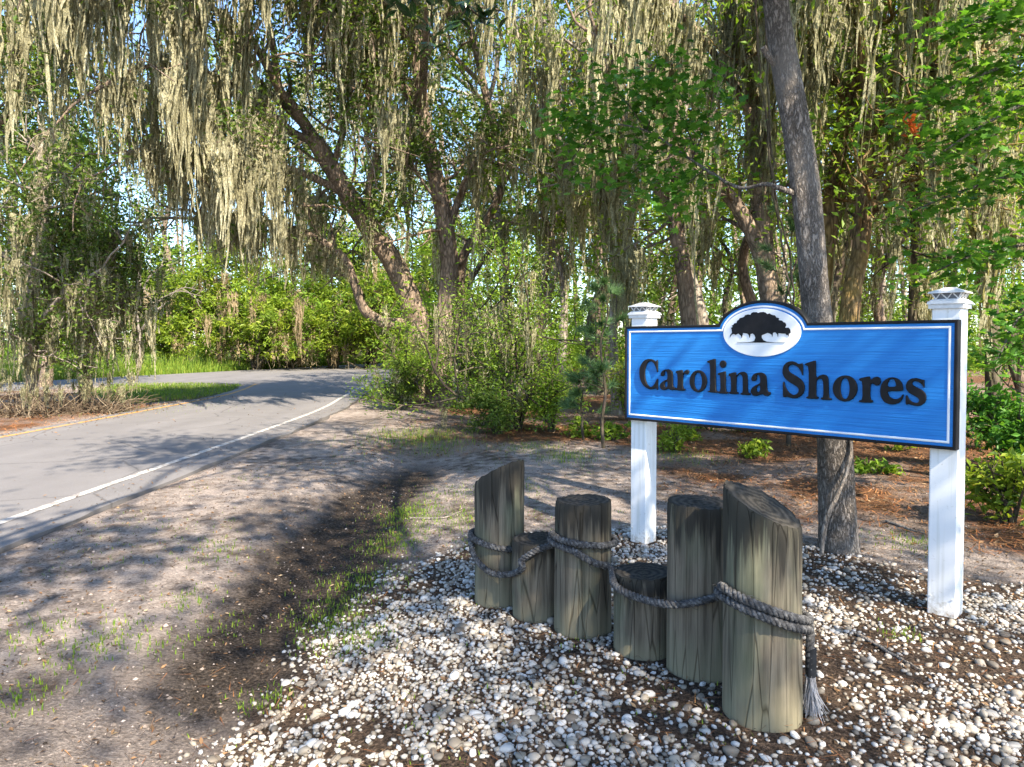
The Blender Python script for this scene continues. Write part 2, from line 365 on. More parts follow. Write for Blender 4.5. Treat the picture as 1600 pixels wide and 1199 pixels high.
def pebble_mat():
    m, t, N, ramp, mix, coord, bump, surf = mat('river_pebble')
    c = ramp(N('Attribute', attribute_name='rnd').outputs['Fac'], [(0, (.12, .105, .09)), (.2, (.23, .205, .17)), (.4, (.32, .295, .26)), (.6, (.37, .355, .335)), (.8, (.41, .41, .405)), (1, (.49, .495, .50))])
    nz = N('TexNoise', {'Vector': coord(), 'Scale': 70, 'Detail': 4})
    c = mix(.6, c, mix(nz.outputs[0], (.5, .48, .45), (1.3, 1.3, 1.3)), 'MULTIPLY')
    surf(N('BsdfPrincipled', {'Base Color': c, 'Roughness': .6, 'Specular IOR Level': .35}).outputs[0]); return m
M['pebble'] = pebble_mat()
M['rock'] = simple('pale_boulder', (.34, .32, .28), .9, .2, .5, 9, .8)
LETTERS = [
('C',[[(0.2939,1.386),(0.2969,1.2915),(0.2868,1.2912),(0.2772,1.3219),(0.2597,1.3544),(0.2415,1.3673),(0.2217,1.3702),(0.2019,1.3532),(0.1885,1.323),(0.1839,1.2828),(0.189,1.2429),(0.2028,1.2101),(0.2229,1.191),(0.2427,1.1932),(0.2623,1.2092),(0.2778,1.2362),(0.2871,1.253),(0.2972,1.2534),(0.2962,1.1645),(0.2876,1.1661),(0.2782,1.1769),(0.2586,1.1694),(0.231,1.1648),(0.191,1.1762),(0.1587,1.2016),(0.1381,1.2411),(0.1305,1.2812),(0.1336,1.3216),(0.1496,1.3555),(0.1777,1.3828),(0.2096,1.3933),(0.2414,1.3918),(0.2651,1.3809),(0.2769,1.3745),(0.283,1.3858)]]),
('a',[[(0.3163,1.2921),(0.3316,1.3102),(0.3546,1.3206),(0.3813,1.3225),(0.404,1.3154),(0.4169,1.2996),(0.4209,1.2771),(0.4221,1.2061),(0.4274,1.1986),(0.4387,1.1971),(0.4389,1.1746),(0.4164,1.1683),(0.3937,1.1724),(0.3823,1.1816),(0.3671,1.1712),(0.3442,1.1649),(0.321,1.1703),(0.3093,1.1881),(0.3107,1.2112),(0.3245,1.2281),(0.3513,1.2435),(0.3719,1.2508),(0.3717,1.282),(0.3662,1.3013),(0.3547,1.3023),(0.351,1.2931),(0.3533,1.2814),(0.3458,1.2681),(0.3281,1.2643),(0.3149,1.2704)],[(0.372,1.2365),(0.3591,1.2262),(0.3531,1.2097),(0.357,1.1955),(0.3669,1.1959),(0.373,1.204)]]),
('r',[[(0.4393,1.3111),(0.486,1.3214),(0.4993,1.3166),(0.5016,1.3001),(0.5154,1.317),(0.535,1.3239),(0.5495,1.3167),(0.5511,1.299),(0.5411,1.2854),(0.5251,1.2836),(0.5119,1.2915),(0.5032,1.2797),(0.5017,1.1916),(0.5215,1.1893),(0.5202,1.1688),(0.4351,1.1699),(0.435,1.1905),(0.4551,1.1946),(0.4544,1.2846),(0.441,1.2932)]]),
('o',[[(0.689,1.246),(0.6859,1.2215),(0.6764,1.199),(0.6614,1.1808),(0.6423,1.1686),(0.6209,1.1637),(0.5994,1.1665),(0.5797,1.1769),(0.564,1.194),(0.5538,1.2159),(0.5501,1.2407),(0.5534,1.2657),(0.5633,1.2884),(0.5787,1.3066),(0.5981,1.3185),(0.6196,1.323),(0.641,1.3196),(0.6603,1.3089),(0.6756,1.2919),(0.6854,1.2702)],[(0.6471,1.2437),(0.6445,1.2187),(0.6369,1.1983),(0.6256,1.1867),(0.613,1.1861),(0.6015,1.1967),(0.5934,1.2165),(0.5904,1.2416),(0.593,1.2668),(0.6008,1.2872),(0.6121,1.2987),(0.6247,1.2991),(0.6361,1.2883),(0.6441,1.2686)]]),
('l',[[(0.6822,1.3848),(0.7474,1.4044),(0.7523,1.3922),(0.7562,1.1864),(0.7678,1.1839),(0.7679,1.1667),(0.6924,1.1691),(0.6909,1.1833),(0.7082,1.1872),(0.7066,1.3636),(0.6879,1.3694)]]),
('i',[[(0.7639,1.3053),(0.8223,1.3216),(0.827,1.3145),(0.8282,1.1868),(0.8455,1.1846),(0.8457,1.1634),(0.7652,1.1653),(0.765,1.1838),(0.7853,1.1878),(0.7824,1.2856),(0.7668,1.2882)]]),
('dot',[[(0.8306,1.3643),(0.828,1.3519),(0.8207,1.3418),(0.8101,1.336),(0.7982,1.3357),(0.7873,1.341),(0.7798,1.3508),(0.777,1.3632),(0.7795,1.3757),(0.7869,1.3859),(0.7976,1.3916),(0.8096,1.3918),(0.8203,1.3865),(0.8278,1.3767)]]),
('n',[[(0.8424,1.304),(0.8928,1.3193),(0.9008,1.3093),(0.9015,1.2955),(0.924,1.3172),(0.9529,1.3222),(0.9741,1.3115),(0.982,1.2833),(0.9842,1.1884),(1.0019,1.1821),(1.0009,1.1631),(0.9287,1.1647),(0.9286,1.1796),(0.9446,1.1864),(0.9437,1.276),(0.9339,1.2966),(0.9178,1.2961),(0.9037,1.2746),(0.9045,1.1875),(0.9188,1.184),(0.919,1.1654),(0.847,1.1665),(0.8468,1.1847),(0.8613,1.1884),(0.8591,1.2791),(0.8446,1.2846)]]),
('a',[[(1.0022,1.278),(1.0133,1.302),(1.0351,1.3157),(1.0661,1.3213),(1.0907,1.315),(1.1074,1.2963),(1.1114,1.2702),(1.1144,1.2122),(1.1225,1.198),(1.1376,1.1959),(1.1378,1.1785),(1.1198,1.1648),(1.0954,1.1658),(1.0799,1.1784),(1.0645,1.1688),(1.0398,1.1616),(1.0147,1.165),(0.9988,1.1831),(1.0004,1.2069),(1.0141,1.2241),(1.0421,1.2412),(1.0625,1.2497),(1.0622,1.2801),(1.0558,1.2963),(1.0459,1.2972),(1.0435,1.2854),(1.0449,1.2707),(1.0326,1.2567),(1.0138,1.2548),(1.0036,1.2633)],[(1.0626,1.2333),(1.0503,1.2257),(1.0424,1.2089),(1.0457,1.1961),(1.055,1.1948),(1.063,1.2028)]]),
('S',[[(1.3406,1.3838),(1.3434,1.3018),(1.3336,1.3045),(1.3228,1.3316),(1.3039,1.3556),(1.2788,1.3672),(1.26,1.365),(1.2494,1.3512),(1.2509,1.3358),(1.2668,1.3208),(1.3014,1.3034),(1.3357,1.2802),(1.3526,1.2504),(1.353,1.2139),(1.3399,1.1859),(1.3154,1.1662),(1.2843,1.1584),(1.2591,1.1631),(1.2401,1.1683),(1.2274,1.1632),(1.2133,1.1637),(1.2104,1.2569),(1.2166,1.2684),(1.225,1.2637),(1.233,1.233),(1.2524,1.203),(1.2746,1.1886),(1.2934,1.1896),(1.3088,1.2026),(1.3117,1.2212),(1.2991,1.2359),(1.2644,1.2529),(1.2293,1.2763),(1.2098,1.3067),(1.2075,1.3377),(1.2156,1.3659),(1.2376,1.388),(1.266,1.3959),(1.2911,1.3902),(1.3099,1.3783),(1.3253,1.3823)]]),
('h',[[(1.3468,1.3809),(1.4161,1.4045),(1.4193,1.3913),(1.4204,1.2953),(1.4381,1.3127),(1.4617,1.3206),(1.4853,1.3124),(1.4955,1.289),(1.4985,1.1823),(1.5143,1.1772),(1.5145,1.1613),(1.4459,1.1615),(1.4457,1.1776),(1.4604,1.1832),(1.4594,1.2668),(1.4521,1.2856),(1.4354,1.2868),(1.4237,1.2714),(1.4235,1.1861),(1.4367,1.182),(1.4369,1.1628),(1.3573,1.1637),(1.3571,1.1789),(1.3735,1.1846),(1.3715,1.3572),(1.3488,1.3688)]]),
('o',[[(1.661,1.2419),(1.6578,1.2171),(1.6479,1.1944),(1.6321,1.1758),(1.6121,1.1633),(1.5895,1.158),(1.5667,1.1606),(1.5459,1.171),(1.5291,1.188),(1.5182,1.2102),(1.5142,1.2352),(1.5175,1.2606),(1.5279,1.2837),(1.5442,1.3023),(1.5648,1.3145),(1.5875,1.3192),(1.6101,1.3159),(1.6305,1.3052),(1.6466,1.2882),(1.6571,1.2663)],[(1.611,1.2391),(1.609,1.2137),(1.6029,1.1931),(1.5938,1.1814),(1.5835,1.1808),(1.574,1.1916),(1.5673,1.2116),(1.5647,1.237),(1.5667,1.2625),(1.5729,1.2831),(1.5821,1.2947),(1.5924,1.2951),(1.6018,1.2842),(1.6084,1.2642)]]),
('r',[[(1.6613,1.3025),(1.721,1.3182),(1.728,1.3116),(1.7293,1.2974),(1.7452,1.3133),(1.7664,1.3174),(1.7835,1.305),(1.7854,1.2769),(1.7725,1.2594),(1.7539,1.2586),(1.7404,1.2711),(1.7298,1.2633),(1.7308,1.1835),(1.7459,1.1787),(1.7445,1.1598),(1.6648,1.1585),(1.6629,1.1757),(1.6821,1.1808),(1.6808,1.2784),(1.6631,1.2875)]]),
('e',[[(1.9011,1.2346),(1.9018,1.2512),(1.8964,1.2813),(1.8783,1.3056),(1.85,1.3168),(1.8242,1.3137),(1.7983,1.2971),(1.7803,1.2682),(1.7755,1.2341),(1.7796,1.2004),(1.7974,1.1704),(1.8263,1.1569),(1.8547,1.157),(1.8827,1.1699),(1.8976,1.1902),(1.9034,1.2153),(1.8997,1.2235),(1.8922,1.2203),(1.8832,1.2049),(1.867,1.1951),(1.8465,1.1956),(1.8282,1.2086),(1.8211,1.2307)],[(1.8197,1.2614),(1.8246,1.2841),(1.8347,1.2995),(1.845,1.3016),(1.8555,1.2853),(1.8599,1.2632)]]),
('s',[[(2.005,1.3101),(2.0068,1.256),(1.9985,1.2583),(1.986,1.2795),(1.9661,1.2912),(1.9513,1.2918),(1.9455,1.2833),(1.9491,1.2741),(1.9665,1.2651),(1.9962,1.2501),(2.0135,1.2292),(2.0173,1.2024),(2.0094,1.1775),(1.9901,1.1601),(1.9656,1.1558),(1.9433,1.1598),(1.9282,1.1655),(1.9207,1.1612),(1.9092,1.1621),(1.9074,1.2128),(1.9149,1.2215),(1.9225,1.2163),(1.9328,1.1949),(1.9504,1.1811),(1.9677,1.1805),(1.9765,1.1892),(1.9724,1.1999),(1.9549,1.2109),(1.9248,1.2275),(1.911,1.2461),(1.9076,1.2708),(1.9163,1.2959),(1.9361,1.312),(1.9608,1.3167),(1.9806,1.3119),(1.9929,1.3069)]]),
]
EMBLEM = [(0.8543,1.5556),(0.8591,1.5645),(0.8663,1.5689),(0.8637,1.5912),(0.8587,1.6024),(0.8708,1.6088),(0.8634,1.6179),(0.8755,1.6221),(0.8826,1.633),(0.8995,1.6349),(0.9017,1.6481),(0.916,1.6566),(0.9207,1.6653),(0.9397,1.6692),(0.9514,1.6733),(0.9584,1.6841),(0.9771,1.6879),(0.9958,1.6852),(1.0004,1.6959),(1.0142,1.7011),(1.0373,1.7004),(1.0465,1.6945),(1.0602,1.6997),(1.0829,1.7007),(1.0965,1.696),(1.1079,1.6862),(1.1235,1.69),(1.137,1.6811),(1.1592,1.6762),(1.1681,1.6632),(1.1858,1.6585),(1.1837,1.6459),(1.2034,1.6433),(1.2144,1.6325),(1.2253,1.6302),(1.2319,1.6133),(1.2256,1.5987),(1.2472,1.5983),(1.258,1.5856),(1.2604,1.5647),(1.2497,1.5606),(1.247,1.5355),(1.2434,1.5523),(1.2348,1.5503),(1.226,1.5608),(1.2043,1.5611),(1.1824,1.5634),(1.1783,1.5359),(1.1737,1.5571),(1.1603,1.57),(1.1471,1.5659),(1.1421,1.5361),(1.1383,1.5532),(1.1249,1.5619),(1.1114,1.5663),(1.0889,1.5579),(1.0731,1.5516),(1.0733,1.5365),(1.0848,1.5214),(1.1074,1.5127),(1.1521,1.5084),(1.2266,1.5079),(1.2266,1.5053),(1.0622,1.5046),(0.9031,1.5056),(0.9031,1.5083),(0.9789,1.5095),(1.0069,1.5129),(1.023,1.5194),(1.0288,1.5368),(1.0227,1.5542),(1.011,1.563),(0.9971,1.5609),(0.9918,1.5326),(0.9832,1.5545),(0.9737,1.5634),(0.9549,1.5657),(0.9454,1.568),(0.9362,1.5329),(0.9313,1.5484),(0.9218,1.555),(0.9121,1.564),(0.893,1.5553),(0.8785,1.5621),(0.8616,1.5556),(0.8545,1.5333)]
# ------------------------------------------------------------------ ground
ROAD = np.array([(-3.66,-14),(-3.66,-6),(-3.62,0),(-3.66,6),(-3.68,12),(-3.8,16),(-4.2,20),(-4.6,25),(-4.0,30),(-2,38),(1,50),(4,64),(-6,64),
                 (-9.7,53.7),(-17.3,31.4),(-20.5,22),(-29,-3),(-24.5,-4),(-16.2,21.5),(-14.5,26.2),(-13.2,26.9),(-11.2,26.8),(-9.6,25.6),(-8.7,22),(-8.35,19.6),(-8.3,12),(-8.32,0),(-8.3,-14)], float)
GRAVEL = np.array([(-1.15,1.0),(-1.07,2.96),(-.99,3.94),(-.68,4.72),(-.29,5.4),(1.0,5.62),(2.24,5.2),(2.62,4.55),(3.2,4.3),(5.5,3.9),(6.5,1.0)], float)
def inside(poly, x, y):
    x = np.asarray(x, float); y = np.asarray(y, float); r = np.zeros(x.shape, bool); n = len(poly)
    for i in range(n):
        x0, y0 = poly[i]; x1, y1 = poly[(i+1) % n]
        if y0 == y1: continue
        c = ((y0 > y) != (y1 > y)) & (x < (x1-x0)*(y-y0)/(y1-y0)+x0); r ^= c
    return r
def edge_dist(poly, x, y):
    x = np.asarray(x, float); y = np.asarray(y, float); d = np.full(x.shape, 1e9); n = len(poly)
    for i in range(n):
        a = poly[i]; b = poly[(i+1) % n]; e = b-a
        t = np.clip(((x-a[0])*e[0]+(y-a[1])*e[1])/(e@e), 0, 1)
        d = np.minimum(d, np.hypot(x-a[0]-t*e[0], y-a[1]-t*e[1]))
    return np.where(inside(poly, x, y), d, -d)
def swale(x, y):
    xc = -1.28+.06*np.sin(y*.7)
    return np.exp(-((x-xc)/.55)**2)*sstep(-4, 2, y)*(1-sstep(8.5, 13, y))
def hgt(x, y):
    x = np.asarray(x, float); y = np.asarray(y, float)
    h = -.13*swale(x, y) + (fbm(x, y, 1.3)-.5)*.05 + (fbm(x+40, y, 6.)-.5)*.10*sstep(6, 14, y)*sstep(-2, 1, x)
    h += .03*np.exp(-((x-1)/1.6)**2-((y-3.6)/1.6)**2)
    nearroad = sstep(-.8, .1, edge_dist(ROAD, x, y)) if x.size < 4e5 else 0
    return h*(1-nearroad)
def axis(a, b, near0, near1, fine, growth=1.12):
    c = list(np.arange(near0, near1, fine)); s = fine; v = near1
    while v < b: c.append(v); s *= growth; v += s
    s = fine; v = near0-fine; pre = []
    while v > a: pre.append(v); s *= growth; v -= s
    return np.array(sorted(pre)+c)
gx = axis(-600, 600, -9.5, 6.0, .13); gy = axis(-40, 900, .8, 15, .13)
GX, GY = np.meshgrid(gx, gy); fx, fy = GX.ravel(), GY.ravel()
ed = edge_dist(ROAD, fx, fy)
gz = np.where(ed > .02, -.07, hgt(fx, fy))
nx, ny = len(gx), len(gy)
ii = (np.arange(ny-1)[:, None]*nx+np.arange(nx-1)[None]).ravel()
b = Buf(); b.add(np.stack([fx, fy, gz], 1), np.stack([ii, ii+1, ii+nx+1, ii+nx], 1))
me = b.mesh('ground', smooth=True)
def pattr(me, key, val):
    a = me.attributes.new(key, 'FLOAT', 'POINT'); a.data.foreach_set('value', np.asarray(val, np.float32))
def straw_mask(x, y):
    s = sstep(8.2, 11, y+2.2*(fbm(x, y, 2.)-.5)*2)*sstep(-3.2, -.8, x)
    s = np.maximum(s, sstep(5.2, 6.3, y+.8*(fbm(x, y, 1.)-.5)*2)*sstep(1.2, 2.2, x))
    s = np.maximum(s, sstep(4.0, 5.4, y)*sstep(2.6, 3.6, x))
    s = np.maximum(s, sstep(-8.2, -9., x)*(1-sstep(22, 25, y)))
    return s*(.55+.45*sstep(.35, .6, fbm(x+11, y+5, 1.1)))
gd = edge_dist(GRAVEL, fx, fy)+(fbm(fx, fy, .6)-.5)*.3
mulch = sstep(-.1, .15, gd)
hum = swale(fx, fy)*sstep(1.6, 3.5, fy)*(.75+.5*(fbm(fx, fy, .9)-.5)*2)*(1-sstep(8, 10.5, fy))*1.25
hum = np.maximum(hum, .45*sstep(.46, .62, fbm(fx+9, fy+3, 1.4))*sstep(-3.6, -3.2, fx)*(1-sstep(-1.6, -1., fx))*(1-sstep(7, 9, fy)))
island = inside(np.array([(-14.6,26.3),(-12,26.9),(-9.6,25.5),(-8.6,22),(-8.5,19),(-9.5,17.5),(-13,21)]), fx, fy)
green = np.maximum(island*.75, sstep(32, 38, fy)*.9*(fx < -8))
pattr(me, 'humus', hum); pattr(me, 'straw', straw_mask(fx, fy)*(1-island)*(1-mulch)); pattr(me, 'mulch', mulch); pattr(me, 'green', green)
tag(link('ground', me, M['ground']), kind='structure')

# ------------------------------------------------------------------ road
from mathutils.geometry import tessellate_polygon
def resample(poly, step):
    out = []
    for i in range(len(poly)):
        a = poly[i]; c = poly[(i+1) % len(poly)]; n = max(1, int(np.linalg.norm(c-a)/step))
        out += [a+(c-a)*k/n for k in range(n)]
    return np.array(out)
rp = resample(ROAD, .16)
rp[:, 0] += (noise2(rp[:, 0]*0+3, rp[:, 1], .45)-.5)*.09*(rp[:, 1] < 40)
tri = tessellate_polygon([[Vector((p[0], p[1], 0)) for p in rp]])
b = Buf(); zt = .03
vt = np.c_[rp, np.full(len(rp), zt)]; n = len(rp)
b.add(vt, np.array([t[::-1] if False else t for t in tri]))
j = np.arange(n); vb = np.c_[rp, np.full(n, -.09)]
b.add(np.vstack([vt, vb]), np.stack([j, (j+1) % n, n+(j+1) % n, n+j], 1))
tag(link('road', b.mesh('road'), M['road']), kind='structure')
def strip(path, wd, z, name, m):
    P = spline([(x, y, z) for x, y in path], 120); T = np.gradient(P, axis=0); T /= np.linalg.norm(T, axis=1)[:, None]
    Nn = np.stack([T[:, 1], -T[:, 0], 0*T[:, 0]], 1)
    V = np.vstack([P-Nn*wd/2, P+Nn*wd/2]); k = np.arange(119)
    bb = Buf(); bb.add(V, np.stack([k, k+120, k+121, k+1], 1))
    return tag(link(name, bb.mesh(name), m), kind='structure')
strip([(-4.22,-14),(-4.2,0),(-4.2,6),(-4.2,12),(-4.3,16),(-4.7,20),(-5.1,25),(-4.5,30),(-2.6,38)], .095, zt+.004, 'white_edge_line', M['line_white'])
strip([(-8.02,-14),(-8.02,0),(-8.02,12),(-8.1,19),(-8.45,22),(-9.3,25.8)], .11, zt+.004, 'yellow_edge_line', M['line_yellow'])

# ------------------------------------------------------------------ entrance sign
SL = np.array([.842, 5.28]); SU = np.array([.69542, -.71860]); SN = np.array([-.71860, -.69542]); SW = 2.157
SB, ST, AC, AZ, AA, AB = .936, 1.626, 1.066, 1.569, .315, .205
def sp(s, z, o): return np.stack([SL[0]+SU[0]*s+SN[0]*o, SL[1]+SU[1]*s+SN[1]*o, z+0*s], -1)
def outline(i, n=40):
    t = ST-i; a, bb = AA-i, AB-i; th = math.asin((t-AZ)/bb)
    q = [(i, SB+i), (SW-i, SB+i), (SW-i, t)]
    q += [(AC+a*math.cos(k), AZ+bb*math.sin(k)) for k in np.linspace(th, math.pi-th, n)]
    return np.array(q+[(i, t)])
root_loc = np.array([*(SL+SU*SW/2-SN*.13), 0.])
sign = thing('entrance_sign', 'blue entrance sign reading Carolina Shores with oak emblem between two white posts', 'sign', root_loc)
def slab(name, i, o0, o1, m, parent, j=None):
    """plate (or ring, from inset i to inset j) of the sign outline between offsets o0 (back) and o1 (front)"""
    A = outline(i); n = len(A); bb = Buf()
    if j is None:
        f = sp(A[:, 0], A[:, 1], o1); k = sp(A[:, 0], A[:, 1], o0); q = np.arange(n)
        tt = np.array(tessellate_polygon([[Vector((p[0], p[1], 0)) for p in A]]))
        bb.add(f, tt); bb.add(k, tt[:, ::-1]); bb.add(np.vstack([f, k]), np.stack([q, n+q, n+(q+1) % n, (q+1) % n], 1))
    else:
        C = outline(j); e = min(.004, (j-i)*.3); q = np.arange(n); q1 = (q+1) % n
        rows = [sp(A[:, 0], A[:, 1], o0), sp(A[:, 0], A[:, 1], o1-e), sp(*outline(i+e).T, o1), sp(*outline(j-e).T, o1), sp(C[:, 0], C[:, 1], o1-e), sp(C[:, 0], C[:, 1], o0)]
        bb.add(np.vstack(rows), np.vstack([np.stack([r*n+q, r*n+q1, (r+1)*n+q1, (r+1)*n+q], 1) for r in range(5)]))
    return link(name, bb.mesh(name, root_loc), m, parent)
panel = slab('panel', 0, -.052, -.004, M['black_paint'], sign)
slab('border', 0, -.0045, .008, M['black_paint'], panel, .017)
slab('background_field', .0165, -.006, -.001, M['field'], panel)
slab('white_line', .033, -.002, .004, M['sign_white'], panel, .046)
def chaikin(p, it=1, k=.2):
    p = np.asarray(p, float)
    for _ in range(it):
        q = np.roll(p, -1, 0); p = np.stack([p*(1-k)+q*k, p*k+q*(1-k)], 1).reshape(-1, 2)
    return p
def raised(name, loops, o0, o1, m, parent, bev=.003):
    cu = bpy.data.curves.new(name, 'CURVE'); cu.dimensions = '2D'; cu.fill_mode = 'BOTH'
    cu.extrude = (o1-o0)/2-bev; cu.bevel_depth = bev; cu.bevel_resolution = 1; cu.offset = -bev*2.2
    for lp in loops:
        s_ = cu.splines.new('POLY'); s_.points.add(len(lp)-1)
        for pt, (x, y) in zip(s_.points, lp): pt.co = (x, y, 0, 1)
        s_.use_cyclic_u = True
    o = bpy.data.objects.new(name, cu); COL.objects.link(o)
    dg = bpy.context.evaluated_depsgraph_get(); me = bpy.data.meshes.new_from_object(o.evaluated_get(dg))
    bpy.data.objects.remove(o); bpy.data.curves.remove(cu)
    v = np.zeros(len(me.vertices)*3); me.vertices.foreach_get('co', v); v = v.reshape(-1, 3)
    P = sp(v[:, 0], v[:, 1], (o0+o1)/2+v[:, 2])-root_loc
    me.vertices.foreach_set('co', P.ravel()); me.update(); me.materials.clear(); me.name = name
    return link(name, me, m, parent)
th = np.linspace(0, 2*np.pi, 72, endpoint=False)
oval = raised('emblem_oval', [np.c_[1.062+.262*np.cos(th), 1.569+.155*np.sin(th)]], -.002, .006, M['sign_white'], panel, .002)
raised('oak_emblem', [np.array(EMBLEM)], .0055, .010, M['black_paint'], panel, .0008)
DOT = None
for nm, loops in LETTERS:
    lp = [chaikin(q, 1) for q in loops]
    if nm == 'dot': continue
    if nm == 'i': lp.append(np.array([q for n_, l_ in LETTERS if n_ == 'dot' for q in l_[0]]))
    raised('letter', lp, -.002, .014, M['black_paint'], panel)
A3 = np.array([[SU[0], SN[0], 0], [SU[1], SN[1], 0], [0, 0, 1]])
def frustum(bb, c, h0, h1, z0, z1):
    def sq(h, z): return np.array([[-h,-h,z],[h,-h,z],[h,h,z],[-h,h,z]], float)
    v = np.vstack([sq(h0, z0), sq(h1, z1)])@A3.T+np.array([c[0], c[1], 0])
    bb.add(v, [[0,1,5,4],[1,2,6,5],[2,3,7,6],[3,0,4,7],[3,2,1,0],[4,5,6,7]])
for s_ in (.083, SW-.072):
    c = SL+SU*s_-SN*(.0525+.07)-root_loc[:2]
    bb = Buf(); hw = .0695
    # chamfered vinyl sleeve
    ch = .006
    ring = np.array([(-hw+ch,-hw),(hw-ch,-hw),(hw,-hw+ch),(hw,hw-ch),(hw-ch,hw),(-hw+ch,hw),(-hw,hw-ch),(-hw,-hw+ch)])
    zs = [-.12, .3, .8, 1.3, 1.712]
    V = np.vstack([np.c_[ring, np.full(8, z)] for z in zs])@A3.T+np.array([*c, 0]); q = np.arange(8)
    bb.add(V, np.vstack([np.stack([r*8+q, r*8+(q+1) % 8, r*8+8+(q+1) % 8, r*8+8+q], 1) for r in range(4)]))
    post = link('post', bb.mesh('post'), M['post'], sign)
    bb = Buf(); frustum(bb, c, .083, .083, 1.688, 1.712); frustum(bb, c, .090, .086, 1.7125, 1.728); frustum(bb, c, .082, .068, 1.7285, 1.740)
    link('collar', bb.mesh('collar'), M['solar'], post)
    bb = Buf(); frustum(bb, c, .052, .068, 1.7405, 1.7705); link('lantern_lens', bb.mesh('lantern_lens'), M['glass_dark'], post)
    bb = Buf(); frustum(bb, c, .088, .084, 1.771, 1.778); frustum(bb, c, .084, .03, 1.7785, 1.800); frustum(bb, c, .03, .028, 1.8005, 1.803)
    link('lantern_roof', bb.mesh('lantern_roof'), M['solar'], post)
    bb = Buf()
    for side in range(4):
        R = np.array([[math.cos(side*math.pi/2), -math.sin(side*math.pi/2), 0], [math.sin(side*math.pi/2), math.cos(side*math.pi/2), 0], [0, 0, 1]])
        for x0, x1 in ((-.054, -.07), (-.054, -.03), (0, -.026), (0, .026), (.054, .03), (.054, .07)):
            P = np.array([(x0, -.056, 1.7405), (x1, -.0705, 1.7705)])@R.T
            tube(bb, P@A3.T+np.array([*c, 0]), .004, 4)
    link('lantern_struts', bb.mesh('lantern_struts'), M['solar'], post)
    for k in (-1, 1):
        bb = Buf(); o = np.array([*(c+SN*hw+SU*k*.052), 0])
        tube(bb, [o+np.array([*(SN*-.002), .12]), o+np.array([*(SN*.004), .12])], .004, 8)
        link('screw', bb.mesh('screw'), M['solar'], post)

# ------------------------------------------------------------------ pilings and rope
PIL = [(-.072, 4.09, .147, .747, .47, -.32), (.146, 3.86, .142, .418, .0, .03), (.368, 3.65, .147, .675, .02, .0),
       (.630, 3.38, .145, .372, .03, -.02), (.852, 3.17, .146, .757, -.03, .02), (.995, 2.79, .149, .834, -.42, .28)]
PL = ['tall slant-topped grey wooden piling, farthest from the camera and nearest the road', 'low wooden piling tucked between the far slanted piling and a taller flat one',
      'flat-topped wooden piling wrapped by rope, third from the road', 'shortest wooden piling with rope sagging in front of its top',
      'tall flat-topped wooden piling pressed against the big slanted one', 'largest nearest wooden piling with slanted dark top and hanging rope end']
for (x, y, r0, zt_, gxs, gys), lab in zip(PIL, PL):
    rg = np.random.default_rng(int(abs(x)*1000)+5); ns, nr = 56, 20
    a = np.linspace(0, 2*np.pi, ns, endpoint=False)
    ph = rg.uniform(0, 6.28, 8)
    prof = 1+.012*np.sin(2*a+ph[0])+.008*np.sin(3*a+ph[1])+.006*np.sin(7*a+ph[2])+rg.normal(0, .006, ns)
    chk = np.zeros(ns)
    for k in rg.integers(0, ns, 7): chk[k] += rg.uniform(.03, .085)       # drying checks, opening towards the top
    chip = rg.normal(0, .006, ns)-.012*(rg.random(ns) < .12)
    gz0 = -.15; lx, ly = rg.normal(0, .006, 2)
    V = []; H = []
    for i in range(nr+2):
        t = min(1, i/nr); rr = r0*(prof-chk*(.35+.9*t*t))*(1.0 if i < nr else (.985 if i == nr else .955))*(1+.012*math.sin(5*t+ph[3]))
        px_, py_ = rr*np.cos(a), rr*np.sin(a); ztop = zt_+gxs*px_+gys*py_
        z = gz0+(ztop-gz0)*t-(.010 if i == nr-0 and i < nr+1 else 0)
        if i == nr+1: z = ztop+chip*.4
        if i == nr: z = ztop-.009+chip
        V.append(np.c_[px_+lx*t*2, py_+ly*t*2, z]); H.append(np.full(ns, t))
    V = np.vstack(V); q = np.arange(ns); bb = Buf()
    bb.add(V, np.vstack([np.stack([i*ns+q, i*ns+(q+1) % ns, (i+1)*ns+(q+1) % ns, (i+1)*ns+q], 1) for i in range(nr+1)]), np.clip((V[:, 2])/zt_, 0, 1))
    pr = thing('wooden_piling', lab, 'piling', (x, y, float(hgt(x, y))), 'wooden pilings in front of the sign')
    link('shaft', bb.mesh('shaft', smooth=True), M['piling'], pr)
    last = V[-ns:]; bb = Buf(); cc = last.mean(0)
    rows = [last+np.array([0, 0, -.0005])]
    for f in (.8, .55, .3, .12): rows.append(cc+(last-cc)*f+np.c_[np.zeros((ns, 2)), rg.normal(0, .0015, ns)-.002])
    bb.add(np.vstack(rows+[cc[None]]), np.vstack([np.stack([i*ns+q, i*ns+(q+1) % ns, (i+1)*ns+(q+1) % ns, (i+1)*ns+q], 1) for i in range(4)]))
    bb.add(np.vstack([rows[-1], cc[None]]), np.stack([q, (q+1) % ns, np.full(ns, ns)], 1))
    link('end_grain', bb.mesh('end_grain', smooth=True), M['piling_top'], pr)

def ringp(i, deg, z, ex=.02):
    x, y, r0 = PIL[i][:3]; a = math.radians(deg); return (x+(r0+ex)*math.cos(a), y+(r0+ex)*math.sin(a), z)
